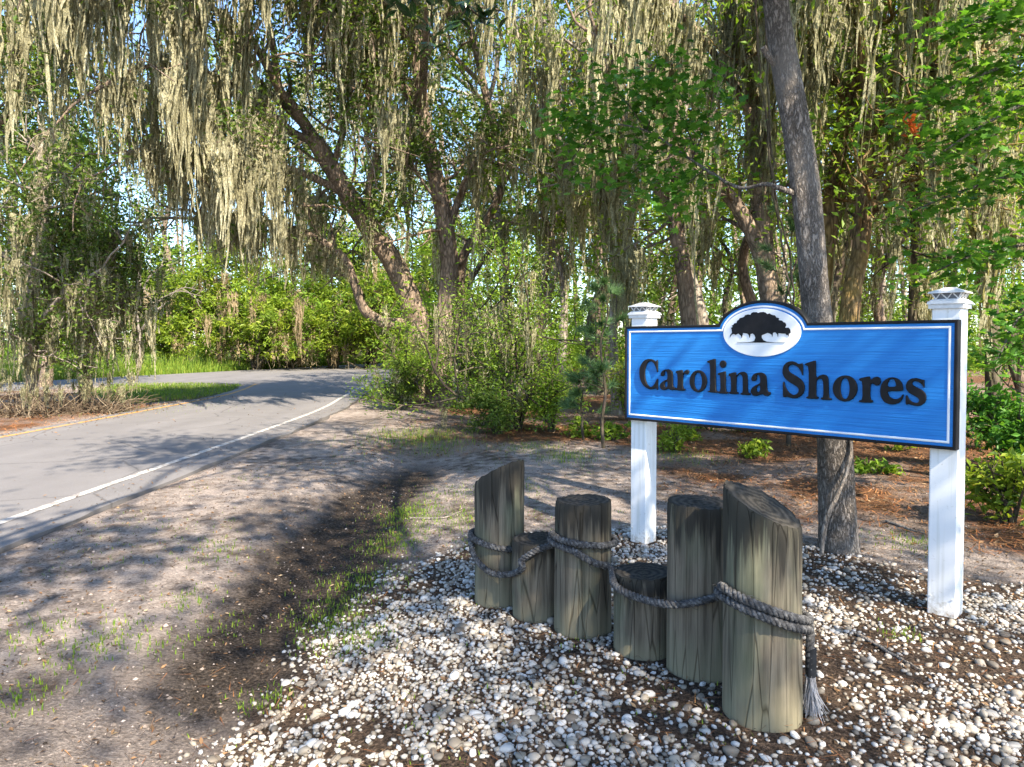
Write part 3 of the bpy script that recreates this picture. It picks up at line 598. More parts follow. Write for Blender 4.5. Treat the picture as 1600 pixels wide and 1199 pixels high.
# angles run anticlockwise from +X; 270 faces the camera, 180 is left
seg = {}
seg['coil'] = [ringp(0, d, .39-.00*d-.012*math.sin(math.radians(d-90))*0-(.03 if 225 < d < 400 else 0)+.02*math.cos(math.radians(d-180))) for d in range(100, 300, 25)]
c1 = [ringp(0, d, .375+.028*math.cos(math.radians(d-180))-.030*(d-100)/360) for d in range(100, 571, 20)]
s1 = [ringp(0, 215+0, .315, .036), ringp(0, 240, .262, .045), ringp(0, 262, .228, .055), at(800, 897, 3.80), at(818, 886, 3.69), ringp(1, 235, .352, .03), ringp(1, 262, .415, .03), ringp(1, 290, .455, .05)]
c3 = [ringp(2, d, .512+.012*math.cos(math.radians(d-180))-.036*(d-190)/360, .02 if d < 600 else .034) for d in range(190, 611, 20)]
s2 = [ringp(2, 262, .455, .04), ringp(2, 285, .415, .035), ringp(2, 312, .382, .04), at(962, 916, 3.27), at(1000, 935, 3.16), at(1050, 945, 3.03), ringp(4, 262, .405, .022), ringp(4, 290, .44, .03)]
c6 = [ringp(5, d, .49+.055*math.cos(math.radians(d-195))-.036*(d-185)/360, .022) for d in range(185, 700, 20)]
tail = [ringp(5, 352, .40, .025), ringp(5, 350, .36, .03), ringp(5, 349, .30, .028), ringp(5, 349, .24, .030), ringp(5, 350, .20, .034)]
path = c1+s1+c3+s2+c6+tail
marks = np.cumsum([0]+[len(q) for q in (c1, s1, c3, s2, c6, tail)])
names = ['coil', 'hanging_span', 'coil', 'hanging_span', 'coil', 'tail']
full = spline(path, len(path)*9); tpar = np.linspace(0, len(path)-1, len(full))
arc = np.concatenate([[0], np.cumsum(np.linalg.norm(np.diff(full, axis=0), axis=1))])
u = np.arange(0, arc[-1], .011); FP = np.stack([np.interp(u, arc, full[:, k]) for k in range(3)], 1); TP = np.interp(u, arc, tpar)
T_, N_, B_ = frames(FP)
rope = thing('rope', 'weathered grey twisted rope looped around the wooden pilings with frayed end', 'rope', (.4, 3.5, 0))
ro = np.array([.4, 3.5, 0])
rg = np.random.default_rng(8)
for k, nm in enumerate(names):
    lo, hi = marks[k]-.5, marks[k+1]-.5
    sel = np.where((TP >= lo-.15) & (TP <= hi+.15))[0]
    if len(sel) < 4: continue
    bb = Buf()
    for st in range(3):
        a = u[sel]*2*np.pi/.062+st*2*np.pi/3
        C = FP[sel]+.0104*(np.cos(a)[:, None]*N_[sel]+np.sin(a)[:, None]*B_[sel])
        tube(bb, C, .0088, 7)
    if nm != 'tail':
        for h in rg.integers(0, len(sel)-1, len(sel)//2):                       # stray fibres
            p0 = FP[sel[h]]; d = rg.normal(0, 1, 3); d -= T_[sel[h]]*(d@T_[sel[h]]); d /= np.linalg.norm(d)
            p0 = p0+d*.016; tube(bb, [p0, p0+d*.008+T_[sel[h]]*rg.uniform(.008, .02), p0+d*rg.uniform(.008, .016)+T_[sel[h]]*.03+np.array([0, 0, -.006])], .0009, 3, cap=False)
    link(nm, bb.mesh(nm, ro, True), M['rope'], rope)
e = FP[-1]; bb = Buf(); tube(bb, [e+np.array([0, 0, .10]), e+np.array([0, 0, .05]), e-np.array([0, 0, .012])], [.0205, .0215, .019], 12); link('whipping', bb.mesh('whipping', ro, True), M['rope_tape'], rope)
bb = Buf()
for k in range(150):
    d = rg.normal(0, 1, 2)*np.array([.020, .020])+np.array([.010, -.006]); L = rg.uniform(.10, .185)
    p0 = e+np.array([*rg.normal(0, .006, 2), -.005]); zf = max(.012-e[2], -L)
    tube(bb, spline([p0, p0+np.array([d[0]*.35, d[1]*.35, zf*.5]), p0+np.array([*(d*1.2), zf])], 5), [.0016, .0016, .0015, .0013, .0009], 3, cap=False)
link('frayed_end', bb.mesh('frayed_end', ro), M['rope_fray'], rope)

# ------------------------------------------------------------------ gravel
import bmesh
def ico(sub):
    bm = bmesh.new(); bmesh.ops.create_icosphere(bm, subdivisions=sub, radius=1)
    v = np.array([x.co for x in bm.verts]); f = np.array([[q.index for q in p.verts] for p in bm.faces]); bm.free(); return v, f
ICO1, ICO2 = ico(1), ico(2)
rg = np.random.default_rng(21)
cell = .0235
xs = np.arange(-1.9, 4.6, cell); ys = np.arange(1.7, 6.2, cell)
PX, PY = np.meshgrid(xs, ys); PX = PX.ravel()+rg.uniform(-.45, .45, PX.size)*cell; PY = PY.ravel()+rg.uniform(-.45, .45, PY.size)*cell
gd = edge_dist(GRAVEL, PX, PY)+(fbm(PX, PY, .7)-.5)*.5
den = .76*sstep(-.22, .28, gd)*(.45+1.1*sstep(.35, .6, fbm(PX+5, PY, .55)))
row0, row1 = np.array([-.07, 4.09]), np.array([.995, 2.79]); rd = (row1-row0)/np.linalg.norm(row1-row0)
al = (PX-row0[0])*rd[0]+(PY-row0[1])*rd[1]; pe = (PX-row0[0])*-rd[1]+(PY-row0[1])*rd[0]
den = den*(1-.62*np.exp(-((pe+.25)/.22)**2)*sstep(.25, .7, al)*(1-sstep(1.9, 2.4, al)))
den = den*(1-.28*sstep(1.15, 1.7, PX)*(1-sstep(3.0, 3.7, PY)))
for (x, y, r0, *_r) in PIL: den = np.where(np.hypot(PX-x, PY-y) < r0+.012, 0, den)
for s_ in (.083, SW-.072):
    c = SL+SU*s_-SN*.1225; den = np.where(np.hypot(PX-c[0], PY-c[1]) < .11, 0, den)
ok = rg.random(PX.size) < den
PX, PY = PX[ok], PY[ok]; PZ = hgt(PX, PY)
qx, qy, qd = pix(np.c_[PX, PY, PZ]); vis = (qx > -40) & (qx < 1640) & (qy < 1260)
PX, PY, PZ, qd, qx, qy = PX[vis], PY[vis], PZ[vis], qd[vis], qx[vis], qy[vis]
size = rg.lognormal(math.log(.0116), .36, len(PX)); size = np.clip(size, .006, .028)
var = rg.random(len(PX)); yaw = rg.uniform(0, 6.28, len(PX)); asp = rg.uniform(.6, .95, len(PX)); flat = rg.uniform(.45, .75, len(PX))
def pebble_xf(k):
    c, s_ = math.cos(yaw[k]), math.sin(yaw[k]); sz = size[k]
    tx, ty = .25*math.sin(k*1.7), .25*math.cos(k*2.3)
    R = np.array([[c, -s_, 0], [s_, c, 0], [0, 0, 1]])@np.array([[1, 0, tx], [0, 1, ty], [-tx, -ty, 1]])
    return R@np.diag([sz, sz*asp[k], sz*flat[k]])
vars2 = [ICO2[0]*(1+.22*(np.sin(ICO2[0]@rg.normal(0, 1.5, 3)+rg.uniform(0, 6))[:, None])+.1*np.sin(ICO2[0]@rg.normal(0, 3, 3))[:, None]) for _ in range(8)]
vars1 = [ICO1[0]*(1+.2*np.sin(ICO1[0]@rg.normal(0, 1.6, 3)+rg.uniform(0, 6))[:, None]) for _ in range(8)]
scr = size/qd*((qx > 0) & (qx < 1600) & (qy < 1199)); order = np.argsort(-scr); top = set(order[:300].tolist())
bb = Buf()
for k in range(len(PX)):
    if k in top: continue
    hi = qd[k] < 2.5
    V = (vars2 if hi else vars1)[k % 8]@pebble_xf(k).T+np.array([PX[k], PY[k], PZ[k]+size[k]*flat[k]*.3])
    bb.add(V, ICO2[1] if hi else ICO1[1], var[k])
gravel = tag(link('gravel', bb.mesh('gravel', smooth=True), M['pebble']), 'white and tan river pebbles spread around the pilings and sign posts', 'gravel', kind='stuff')
pm = []
for k in range(16):
    b1 = Buf(); b1.add(vars2[k % 8], ICO2[1], (k*.618) % 1); pm.append(b1.mesh('pebble', smooth=True)); pm[-1].materials.append(M['pebble'])
for k in order[:300]:
    o = link('pebble', pm[k % 16], None, gravel)
    Q = pebble_xf(k); o.matrix_basis = Matrix([[*Q[0], PX[k]], [*Q[1], PY[k]], [*Q[2], PZ[k]+size[k]*flat[k]*.3], [0, 0, 0, 1]])
print('pebbles', len(PX))
# ------------------------------------------------------------------ vegetation generators
def unit(v): return v/(np.linalg.norm(v, axis=-1, keepdims=True)+1e-9)
def leaves(buf, C, size, rg, up=.5, aspect=.42, fold=.12, rbase=None):
    C = np.asarray(C, float); n = len(C)
    if n == 0: return
    nrm = rg.normal(0, 1, (n, 3)); nrm[:, 2] = np.abs(nrm[:, 2])+up; nrm = unit(nrm)
    a = unit(np.cross(nrm, rg.normal(0, 1, (n, 3)))); b_ = np.cross(nrm, a)
    s = (size*rg.uniform(.6, 1.3, n))[:, None]
    V = np.stack([C-a*s, C+b_*s*aspect+nrm*s*fold, C+a*s-nrm*s*fold*1.5, C-b_*s*aspect+nrm*s*fold], 1)
    r = rg.random(n)*.6+.2 if rbase is None else np.clip(rbase+rg.normal(0, .13, n), 0, 1)
    buf.add(V.reshape(-1, 3), np.arange(4*n).reshape(-1, 4), np.repeat(r, 4))
def clumped(tips, per, spread, rg, squash=.65):
    tips = np.asarray(tips, float); k = rg.normal(0, 1, (len(tips), per, 3))*np.array([1, 1, squash])
    sp_ = spread*rg.uniform(.6, 1.3, (len(tips), 1, 1)); rb = np.repeat(rg.uniform(.2, .8, len(tips)), per)
    return (tips[:, None]+k*sp_).reshape(-1, 3), rb
def moss(buf, H, L, rg, wd=.018, spread=.085, floor=.25, ribs=15, segs=10, strands=10, flecks=10, full=1., Lmax=None):
    """tufts of hanging moss: ragged tapering ribbons at all angles, with loose curly hairs round them"""
    H = np.asarray(H, float); K = len(H)
    if K == 0: return
    Lc = np.clip(L*rg.lognormal(0, .42, K), .15, np.maximum(.2, H[:, 2]-floor))
    if Lmax is not None: Lc = np.minimum(Lc, Lmax)
    cs = np.clip(Lc, .45, 1.7)
    tone = rg.uniform(.25, .75, K)
    # ribbons
    ro_ = rg.normal(0, 1, (K, ribs, 3)); rr_ = np.hypot(ro_[..., 0], ro_[..., 1])
    sl_ = Lc[:, None]*np.clip(1.08-.40*rr_, .16, 1)*rg.uniform(.6, 1.1, (K, ribs))          # longest in the middle of the tuft
    off = ro_*np.array([spread, spread, .06])*cs[:, None, None]
    t = np.linspace(0, 1, segs+1)
    th_ = rg.uniform(0, 3.14, (K, ribs, 1))+rg.normal(0, .5, (K, ribs, segs+1))
    W_ = full*.0215*cs[:, None, None]*rg.uniform(.5, 1.3, (K, ribs, 1))*(np.clip(1.15-t, .0, 1)**.55)*np.minimum(1, .5+t*4)
    jl = W_*rg.uniform(.25, 1.55, (K, ribs, segs+1)); jr = W_*rg.uniform(.25, 1.55, (K, ribs, segs+1))
    C = H[:, None, None]+off[:, :, None]*(1-.5*t[:, None]); ph = rg.uniform(0, 6.28, (K, ribs, 1)); am = .035*sl_[..., None]
    C[..., 0] += am*np.sin(ph+5*t); C[..., 1] += am*np.cos(ph*1.3+4*t); C[..., 2] -= sl_[..., None]*t
    sd = np.stack([np.cos(th_), np.sin(th_), rg.normal(0, .9, th_.shape)], -1)
    V = np.stack([C-sd*jl[..., None], C+sd*jr[..., None]], 3).reshape(-1, 3)
    m_ = K*ribs; i0 = (np.arange(m_)[:, None]*(segs+1)+np.arange(segs)[None]).ravel()*2
    F = np.stack([i0, i0+1, i0+3, i0+2], 1)
    r = np.repeat(tone, ribs*(segs+1)*2)+np.repeat(rg.normal(0, .12, m_), (segs+1)*2)+rg.normal(0, .14, len(V))
    buf.add(V, F, np.clip(r, 0, 1))
    # hairs
    sl_ = Lc[:, None]*rg.uniform(.3, 1.05, (K, strands))
    off = rg.normal(0, 1, (K, strands, 3))*np.array([spread, spread, .05])*1.25*cs[:, None, None]
    t = (np.arange(flecks)+rg.random((K, strands, flecks)))/flecks
    P = H[:, None, None]+off[:, :, None]*(1-.45*t[..., None]); P[..., 2] -= sl_[..., None]*t
    P = P.reshape(-1, 3); n = len(P); ln = (wd*2.0+.02)*rg.uniform(.6, 1.8, n)
    d = rg.normal(0, .7, (n, 3)); d[:, 2] -= .9; d = unit(d); th_ = rg.uniform(0, 6.28, n); sd = np.stack([np.cos(th_), np.sin(th_), rg.normal(0, .5, n)], 1)
    w_ = (wd*.6*rg.uniform(.5, 1.4, n))[:, None]
    V = np.stack([P+sd*w_*.5, P-sd*w_*.5, P+d*ln[:, None]], 1).reshape(-1, 3)
    buf.add(V, np.arange(3*n).reshape(-1, 3), np.repeat(np.clip(np.repeat(tone, strands*flecks)+rg.normal(.05, .18, n), 0, 1), 3))
class Grow:
    def __init__(s): s.tubes = []; s.tips = []; s.hang = []
def branch(rg, p, d, L, r, lvl, g, up=.05, wig=.28, kids=4, step=.4):
    n = max(4, int(L/step)); pts = [np.array(p, float)]; d = np.array(d, float)
    for i in range(n):
        d = d+rg.normal(0, wig, 3); d[2] += up; d = d/np.linalg.norm(d); pts.append(pts[-1]+d*L/n)
    pts = np.array(pts); g.tubes.append((pts, np.linspace(r, r*.35, n+1))); g.hang.extend(pts[1:])
    if lvl > 0:
        for k in range(kids):
            i = int(rg.uniform(.25, 1)*n); dd = unit(pts[min(i+1, n)]-pts[max(i-1, 0)])
            q = rg.normal(0, 1, 3); q -= dd*(q@dd); q = unit(q)
            branch(rg, pts[i], unit(dd*.6+q*.9), L*rg.uniform(.4, .65), r*.5, lvl-1, g, up, wig, kids, step)
    else: g.tips.extend(pts[n//2:])
    return pts
def lim(*pts): return np.array([at(*p) for p in pts])

def tree(name, label, limbs, bark, leaf=None, leaf_n=0, leaf_size=.07, spread=.35, leaf_mat_='leaf_oak', per=40,
         moss_n=0, moss_L=1.0, moss_mat='moss', moss_kw=None, br=(0, 0, 0, 0), seed=0, cat='tree', group=None, zmin=2.0, t0=.35, sides=12, offview=False, clear=None, bottom=None, up=.05, limb_moss=.3, kids=4):
    """limbs: [(points, r0, r1), ...]; the first is the trunk.  br = (branches per limb, length, radius, levels)"""
    rg = np.random.default_rng(seed+100)
    base = np.array(limbs[0][0][0], float); base[2] = max(base[2], float(hgt(base[0], base[1]))) if base[2] > -1 else base[2]
    root = thing(name, label, cat, base, group); g = Grow(); hang_l = []
    for i, (P, r0, r1) in enumerate(limbs):
        P = np.array(P, float).copy()
        if i == 0: P[0, 2] -= .15
        Q = spline(P, max(8, int(len(P)*5))); t = np.linspace(0, 1, len(Q)); R = r0+(r1-r0)*t**.8
        if i == 0: R = R*(1+.45*np.exp(-t*len(Q)/2.2))
        bb = Buf(); tube(bb, Q, R, sides, .045, rg)
        link('trunk' if i == 0 else 'limb', bb.mesh('trunk' if i == 0 else 'limb', base, True), bark, root)
        s0 = int(len(Q)*(t0 if i == 0 else .2)); hang_l.extend([q for q in Q[s0:] if q[2] > zmin])
        for k in range(br[0]):
            j = rg.integers(s0, len(Q)-1); dd = unit(Q[min(j+1, len(Q)-1)]-Q[j-1]); q = rg.normal(0, 1, 3); q[2] = q[2]*.6+.15
            q -= dd*(q@dd); q = unit(q)
            branch(rg, Q[j], unit(q+dd*.35), br[1]*rg.uniform(.6, 1.3), min(br[2], R[j]*.6), br[3], g, up, kids=kids)
        if br[0]: branch(rg, Q[-1], unit(Q[-1]-Q[-3]), br[1], R[-1]*.8, br[3], g, up, kids=kids)
    def seen(P):
        x, y, d = pix(P); return (d > .3) & (x > -60) & (x < 1660) & (y > -50) & (y < 1230)
    if offview: g.tubes = [q for q in g.tubes if not seen(q[0]).any()]
    if g.tubes:
        bb = Buf()
        for P, R in g.tubes: tube(bb, P, R, 5, cap=False)
        tag(link('branches', bb.mesh('branches', base, True), bark, root), kind='stuff')
    tips = np.array([q for q in g.tips if q[2] > zmin]) if g.tips else np.zeros((0, 3))
    if offview and len(tips): tips = tips[~seen(tips)]
    if leaf_n and len(tips):
        k = max(1, leaf_n//per); T = tips[rg.integers(0, len(tips), k)]
        C, rb = clumped(T, per, spread, rg); bb = Buf()
        if offview: k_ = ~seen(C); C, rb = C[k_], rb[k_]
        leaves(bb, C, leaf_size, rg, rbase=rb)
        link('crown', bb.mesh('crown', base), M[leaf_mat_], root)
    if moss_n:
        H = np.array(g.hang) if g.hang else np.zeros((0, 3)); H = H[H[:, 2] > zmin] if len(H) else H
        n1 = int(moss_n*(1-limb_moss)) if len(H) else 0; pool = []
        if n1: pool.append(H[rg.integers(0, len(H), n1)])
        HL = np.array(hang_l)
        if len(HL): pool.append(HL[rg.integers(0, len(HL), moss_n-n1)]+rg.normal(0, .06, (moss_n-n1, 3)))
        pool = np.vstack(pool)
        if clear is not None:                      # keep the bare stretches of trunk bare
            x, y, _d = pix(pool); cl = np.array(clear)
            for (x0, y0), (x1, y1) in zip(cl[:-1], cl[1:]):
                k_ = ~((y < max(y0, y1)+10) & (y > min(y0, y1)-210) & (np.abs(x-np.interp(np.clip(y+50, min(y0, y1), max(y0, y1)), *zip(*sorted([(y0, x0), (y1, x1)])))) < 46)); pool = pool[k_]; x = x[k_]; y = y[k_]
        LM = None
        if bottom is not None:                     # how low the fringe hangs along the limb
            x, y, d_ = pix(pool); room = (np.interp(x, *zip(*bottom))-y)*d_/1110*rg.uniform(.8, 1.15, len(x)); k_ = room > .18; pool = pool[k_]; LM = room[k_]
        bb = Buf(); moss(bb, pool, moss_L, rg, Lmax=LM, **(moss_kw or {}))
        tag(link('hanging_moss', bb.mesh('hanging_moss', base), M[moss_mat], root), kind='stuff')
    return root, g

# lobed leaf (five points) and long oval leaf, shared by the nearer foliage
def lobed():
    ang = np.radians([0, 22, 42, 62, 85, 110, 140, 175, 185, 220, 250, 275, 298, 318, 338])
    rad = np.array([1, .52, .86, .46, .72, .38, .45, .22, .22, .45, .38, .72, .46, .86, .52])
    V = np.c_[rad*np.cos(ang), rad*np.sin(ang), -.18*rad**2+.10*np.abs(rad*np.sin(ang))]
    n = len(V); V = np.vstack([V, [[0, 0, .04]]]); q = np.arange(n)
    return V, np.stack([q, (q+1) % n, np.full(n, n)], 1)
def oval_leaf():
    x = np.array([-1, -.6, -.1, .4, .8, 1.05]); w_ = np.array([.03, .24, .36, .33, .16, 0])
    V = np.vstack([np.c_[x, w_, .10*w_/.36-.14*x**2], np.c_[x, 0*w_, -.14*x**2], np.c_[x, -w_, .10*w_/.36-.14*x**2]]); k = np.arange(5)
    return V, np.vstack([np.stack([k, k+6, k+7, k+1], 1), np.stack([k+6, k+12, k+13, k+7], 1)])
LOBED, OVAL = lobed(), oval_leaf()
def leaf_spray(root, base, C, size, shape, material, rg, nobj=300, up=.8, name='leaf', droop=0.):
    """near leaves: the ones that show largest as objects of their own, the rest joined"""
    C = np.asarray(C, float); n = len(C)
    nrm = rg.normal(0, .6, (n, 3)); nrm[:, 2] = np.abs(nrm[:, 2])+up; nrm = unit(nrm)
    a = rg.normal(0, 1, (n, 3)); a[:, 2] -= droop; a = unit(a-nrm*np.sum(a*nrm, 1)[:, None]); b_ = np.cross(nrm, a)
    s = size*rg.uniform(.65, 1.25, n); x, y, d = pix(C)
    vis = (x > -20) & (x < 1620) & (y > -20) & (y < 1220) & (d > .5)
    order = np.argsort(-np.where(vis, s/np.maximum(d, .3), -1)); own = [k for k in order[:nobj] if vis[k]]; rest = np.setdiff1d(np.arange(n), own)
    pal = []
    for k in range(10):
        b1 = Buf(); b1.add(shape[0], shape[1], .05+.1*k); m_ = b1.mesh(name, smooth=False); m_.materials.append(material); pal.append(m_)
    rv = rg.integers(0, 10, n)
    for k in own:
        o = link(name, pal[rv[k]], None, root); p = C[k]-base
        o.matrix_basis = Matrix([[a[k, i]*s[k], b_[k, i]*s[k], nrm[k, i]*s[k], p[i]] for i in range(3)]+[[0, 0, 0, 1]])
    if len(rest):
        bb = Buf(); V = C[rest][:, None]+s[rest][:, None, None]*(shape[0][None, :, :1]*a[rest][:, None]+shape[0][None, :, 1:2]*b_[rest][:, None]+shape[0][None, :, 2:]*nrm[rest][:, None])
        m_ = len(shape[0]); F = (shape[1][None]+np.arange(len(rest))[:, None, None]*m_).reshape(-1, shape[1].shape[1])
        bb.add(V.reshape(-1, 3), F, np.repeat(rg.random(len(rest)), m_))
        tag(link('foliage', bb.mesh('foliage', base), material, root), kind='stuff')

# ------------------------------------------------------------------ the tree behind the sign
rg = np.random.default_rng(77)
t1 = np.vstack([lim((1312,872,5.10),(1309,790,5.1),(1300,650,5.1),(1278,500,5.12),(1259,300,5.12),(1226,100,5.1),(1212,0,5.1),(1200,-150,5.0)), [[1.85,4.7,5.4],[2.0,4.2,6.4],[2.2,3.8,7.6],[2.1,3.5,8.8]]])
near_limbs = [(t1, .130, .055), (lim((1222,110,5.1),(1204,92,5.08),(1192,74,5.05)), .032, .022), (lim((1240,302,5.1),(1222,296,5.08),(1197,288,5.15),(1150,292,5.4),(1080,250,5.8),(1010,205,6.1),(940,200,6.3),(880,265,6.4)), .022, .004)]
for P in ([[1.9,4.9,4.6],[3.2,3.0,5.6],[4.8,.4,6.4],[6.2,-2.6,7.0],[7.0,-5.0,7.2]], [[1.9,4.8,5.0],[2.2,2.6,6.2],[2.9,-.4,7.0],[3.8,-3.4,7.4],[4.5,-6.2,7.5]],
          [[2.0,4.2,6.4],[3.8,1.8,7.4],[5.0,-1.2,7.8],[5.6,-4.2,8.0],[5.8,-6.0,8.0]], [[2.2,3.8,7.6],[4.6,2.4,8.2],[7.0,.2,8.4],[8.4,-2.4,8.4]],
          [[2.1,3.5,8.0],[1.0,2.2,8.4],[.8,.2,8.6],[1.4,-2.4,8.6]]):
    near_limbs.append((np.array(P), .06, .025))  # unseen overhead limbs, stretched behind the camera to shade the gravel
near_oak, _g = tree('oak_tree', 'grey-barked tree standing right behind the sign, woody vine twisting up its trunk', near_limbs, M['bark_near'], True, 27000, .075, .42, 'leaf_oak', 50, offview=True,
                    br=(9, 1.7, .03, 1), seed=1, zmin=4.4, t0=.62, sides=28, kids=3)
nb = np.array(near_oak.location)
tw = Buf(); C = []
for P in (lim((1080,250,5.8),(1105,190,5.8),(1122,110,5.9)), lim((1010,205,6.1),(1030,150,6.0),(1040,100,6.0)), lim((1010,205,6.1),(970,150,6.2),(930,135,6.3)), lim((1100,265,5.7),(1060,300,5.7),(1035,320,5.8)),
          lim((940,200,6.3),(915,230,6.3),(895,285,6.3)), lim((1040,225,6.0),(1000,260,6.0),(965,290,6.1)), lim((940,200,6.3),(895,180,6.4),(872,205,6.4)), lim((1090,240,5.8),(1060,180,5.9),(1000,120,6.1))):
    Q = spline(P, 12); tube(tw, Q, np.linspace(.007, .002, 12), 4, cap=False)
    for q in Q[2:]: C.extend(q+rg.normal(0, 1, (18, 3))*np.array([.14, .16, .11]))
Q = spline(near_limbs[2][0], 30)
for q in Q[13:]: C.extend(q+rg.normal(0, 1, (6, 3))*np.array([.12, .15, .11]))
link('twigs', tw.mesh('twigs', nb, True), M['bark_dark'], near_oak)
leaf_spray(near_oak, nb, np.array(C), .059, LOBED, M['leaf_maple'], rg, 300)
# woody vines on that trunk
vn = thing('woody_vine', 'grey woody vine wrapping the lower trunk of the tree behind the sign', 'vine', at(1285,862,4.95))
vb = np.array(vn.location)
for k, (P, r) in enumerate(((lim((1283,872,4.93),(1290,815,4.90),(1308,775,4.89),(1322,740,4.92),(1330,705,4.96),(1326,670,5.0),(1318,640,5.12)), .016), (lim((1284,866,4.95),(1294,808,4.9),(1312,768,4.885),(1325,728,4.93),(1331,690,4.99),(1324,655,5.06)), .011))):
    bb = Buf(); Q = spline(P, 40); tube(bb, Q, np.linspace(r, r*.7, 40), 8, .06, rg); link('stem', bb.mesh('stem', vb, True), M['dead_wood'], vn)
vn = thing('hanging_vine', 'thin dark vine dangling in front of the mossy trunk left of the sign tree', 'vine', at(1238,640,6.2))
vb = np.array(vn.location)
for P in (lim((1240,640,6.2),(1236,480,6.2),(1222,380,6.2),(1208,300,6.1),(1196,180,6.0),(1185,80,5.9),(1180,-60,5.8)), lim((1246,640,6.3),(1240,470,6.3),(1232,390,6.3),(1212,310,6.2),(1203,200,6.1),(1198,60,6.0),(1192,-80,5.8))):
    bb = Buf(); tube(bb, spline(P, 50)+rg.normal(0, .006, (50, 3)), .010, 6); link('stem', bb.mesh('stem', vb, True), M['bark_dark'], vn)

# ------------------------------------------------------------------ maple on the right, magnolia overhead
base = np.array([6.0, 6.2, float(hgt(6.0, 6.2))])
ml = [(np.array([base, [6.0,6.2,1.6], [5.9,6.1,3.4], [5.7,5.9,5.5], [5.8,5.7,7.5]]), .12, .05)]
for P in (lim((1700,60,6.0),(1600,95,6.0),(1500,130,6.1),(1410,190,6.3)), lim((1720,250,6.1),(1600,270,6.0),(1500,300,6.1),(1425,330,6.3)), lim((1720,350,6.1),(1610,380,6.0),(1520,400,6.1),(1450,430,6.2)), lim((1720,150,5.8),(1610,160,5.6),(1530,200,5.6),(1470,240,5.7)),
          lim((1740,-60,6.0),(1620,0,5.9),(1540,30,5.9),(1470,60,6.0)), lim((1740,450,6.0),(1650,460,5.9),(1590,500,5.9),(1560,560,5.9))):
    ml.append((np.vstack([[[5.85,6.05,max(1.2, P[0][2]-.6)]], P]), .028, .006))
maple, _g = tree('maple_tree', 'broad-leaved green tree reaching into the picture from the right edge', ml, M['bark_near'], True, 8000, .085, .5, 'leaf_maple', 40, offview=True, br=(4, 1.2, .02, 1), seed=5, zmin=4.3, t0=.55, sides=10, kids=3)
mb = np.array(maple.location); C = []
for P, r0, r1 in ml[1:]:
    for q in spline(P, 46)[12:]: C.extend(q+rg.normal(0, 1, (14, 3))*np.array([.15, .2, .085]))
leaf_spray(maple, mb, np.array(C), .065, LOBED, M['leaf_maple'], rg, 300)
c = at(1425,195,5.7); bb = Buf(); leaves(bb, c+rg.normal(0, 1, (30, 3))*np.array([.03, .03, .05]), .035, rg); link('dead_leaf_cluster', bb.mesh('dead_leaf_cluster', mb), M['red_leaf'], maple)

base = np.array([-2.0, -3.4, float(hgt(-2., -3.4))])
gl = [(np.array([base, [-2.0,-3.3,2.2], [-1.8,-2.8,4.2], [-1.7,-2.4,6.5], [-1.8,-2.2,8.5]]), .15, .05), (np.array([[-1.8,-2.8,4.2], [-1.2,-.8,5.0], [-.8,1.6,5.3], [-.5,3.8,5.0], [-.42,4.9,4.45]]), .05, .01),
      (np.array([[-1.7,-2.4,6.0], [-.5,-2.2,7.0], [.8,-2.4,7.6]]), .05, .02), (np.array([[-1.75,-2.3,6.8], [-2.6,-1.4,7.8], [-3.2,-.4,8.2]]), .05, .02)]
magn, _g = tree('magnolia_tree', 'dark glossy evergreen spray dangling into the top edge of the picture', gl, M['bark_dark'], True, 3500, .11, .4, 'leaf_magnolia', 30, offview=True, br=(3, 1.2, .02, 1), seed=6, zmin=5.2, t0=.6, sides=10, kids=3)
gb = np.array(magn.location); tw = Buf(); C = []
for P in (lim((706,-60,4.9),(728,5,4.9),(715,30,4.9),(690,45,4.9)), lim((728,5,4.9),(748,25,4.95),(775,30,5.0)), lim((706,-60,4.9),(680,-15,4.85),(672,40,4.9),(668,75,4.9)), lim((690,-20,4.9),(640,-8,4.9),(615,5,4.9))):
    Q = spline(P, 12); tube(tw, Q, np.linspace(.008, .004, 12), 5, cap=False)
    for q in Q[3:]: C.extend(q+rg.normal(0, .045, (2, 3)))
link('twigs', tw.mesh('twigs', gb, True), M['bark_dark'], magn)
leaf_spray(magn, gb, np.array(C), .065, OVAL, M['leaf_magnolia'], rg, 80, up=.4, droop=1.2)

# ------------------------------------------------------------------ live oaks beside the road
oak1 = [(lim((690,640,17.3),(691,560,17.3),(698,480,17.3),(702,400,17.2),(690,320,17.1),(678,265,17.0),(662,185,16.8),(655,120,16.6),(648,40,16.4),(640,-70,16.2)), .28, .13),
        (lim((664,190,16.9),(640,150,16.7),(612,112,16.4),(590,78,16.1),(566,50,15.8),(520,10,15.2),(460,-30,14.5)), .13, .05),
        (lim((697,370,17.2),(722,300,17.0),(760,225,16.6),(800,165,16.2),(850,110,15.8)), .11, .04),
        (lim((655,110,16.6),(700,20,16.4),(760,-60,16),(820,-110,15.5)), .09, .04), (lim((648,20,16.4),(600,-60,15.8),(540,-110,15),(470,-150,14)), .09, .04),
        (np.array([[-2.1,16.7,7.0],[-1.7,14.6,8.3],[-1.3,12.4,9.0],[-.9,10.6,9.4]]), .10, .04), (np.array([[-2.2,16.6,8.2],[-3.2,14.0,9.2],[-4.0,12.0,9.7]]), .09, .04)]  # last two limbs added above the frame to cast shade on the road bend
tree('live_oak', 'upright reddish-barked live oak hung with moss, beside the road end', oak1, M['bark'], True, 17000, .065, .42, 'leaf_oak', 45, 270, 1.3, 'moss', dict(wd=.020), br=(6, 2.2, .05, 1), seed=21, zmin=3.4, clear=[(698,480),(690,320),(662,185)], t0=.35, sides=14, kids=3)
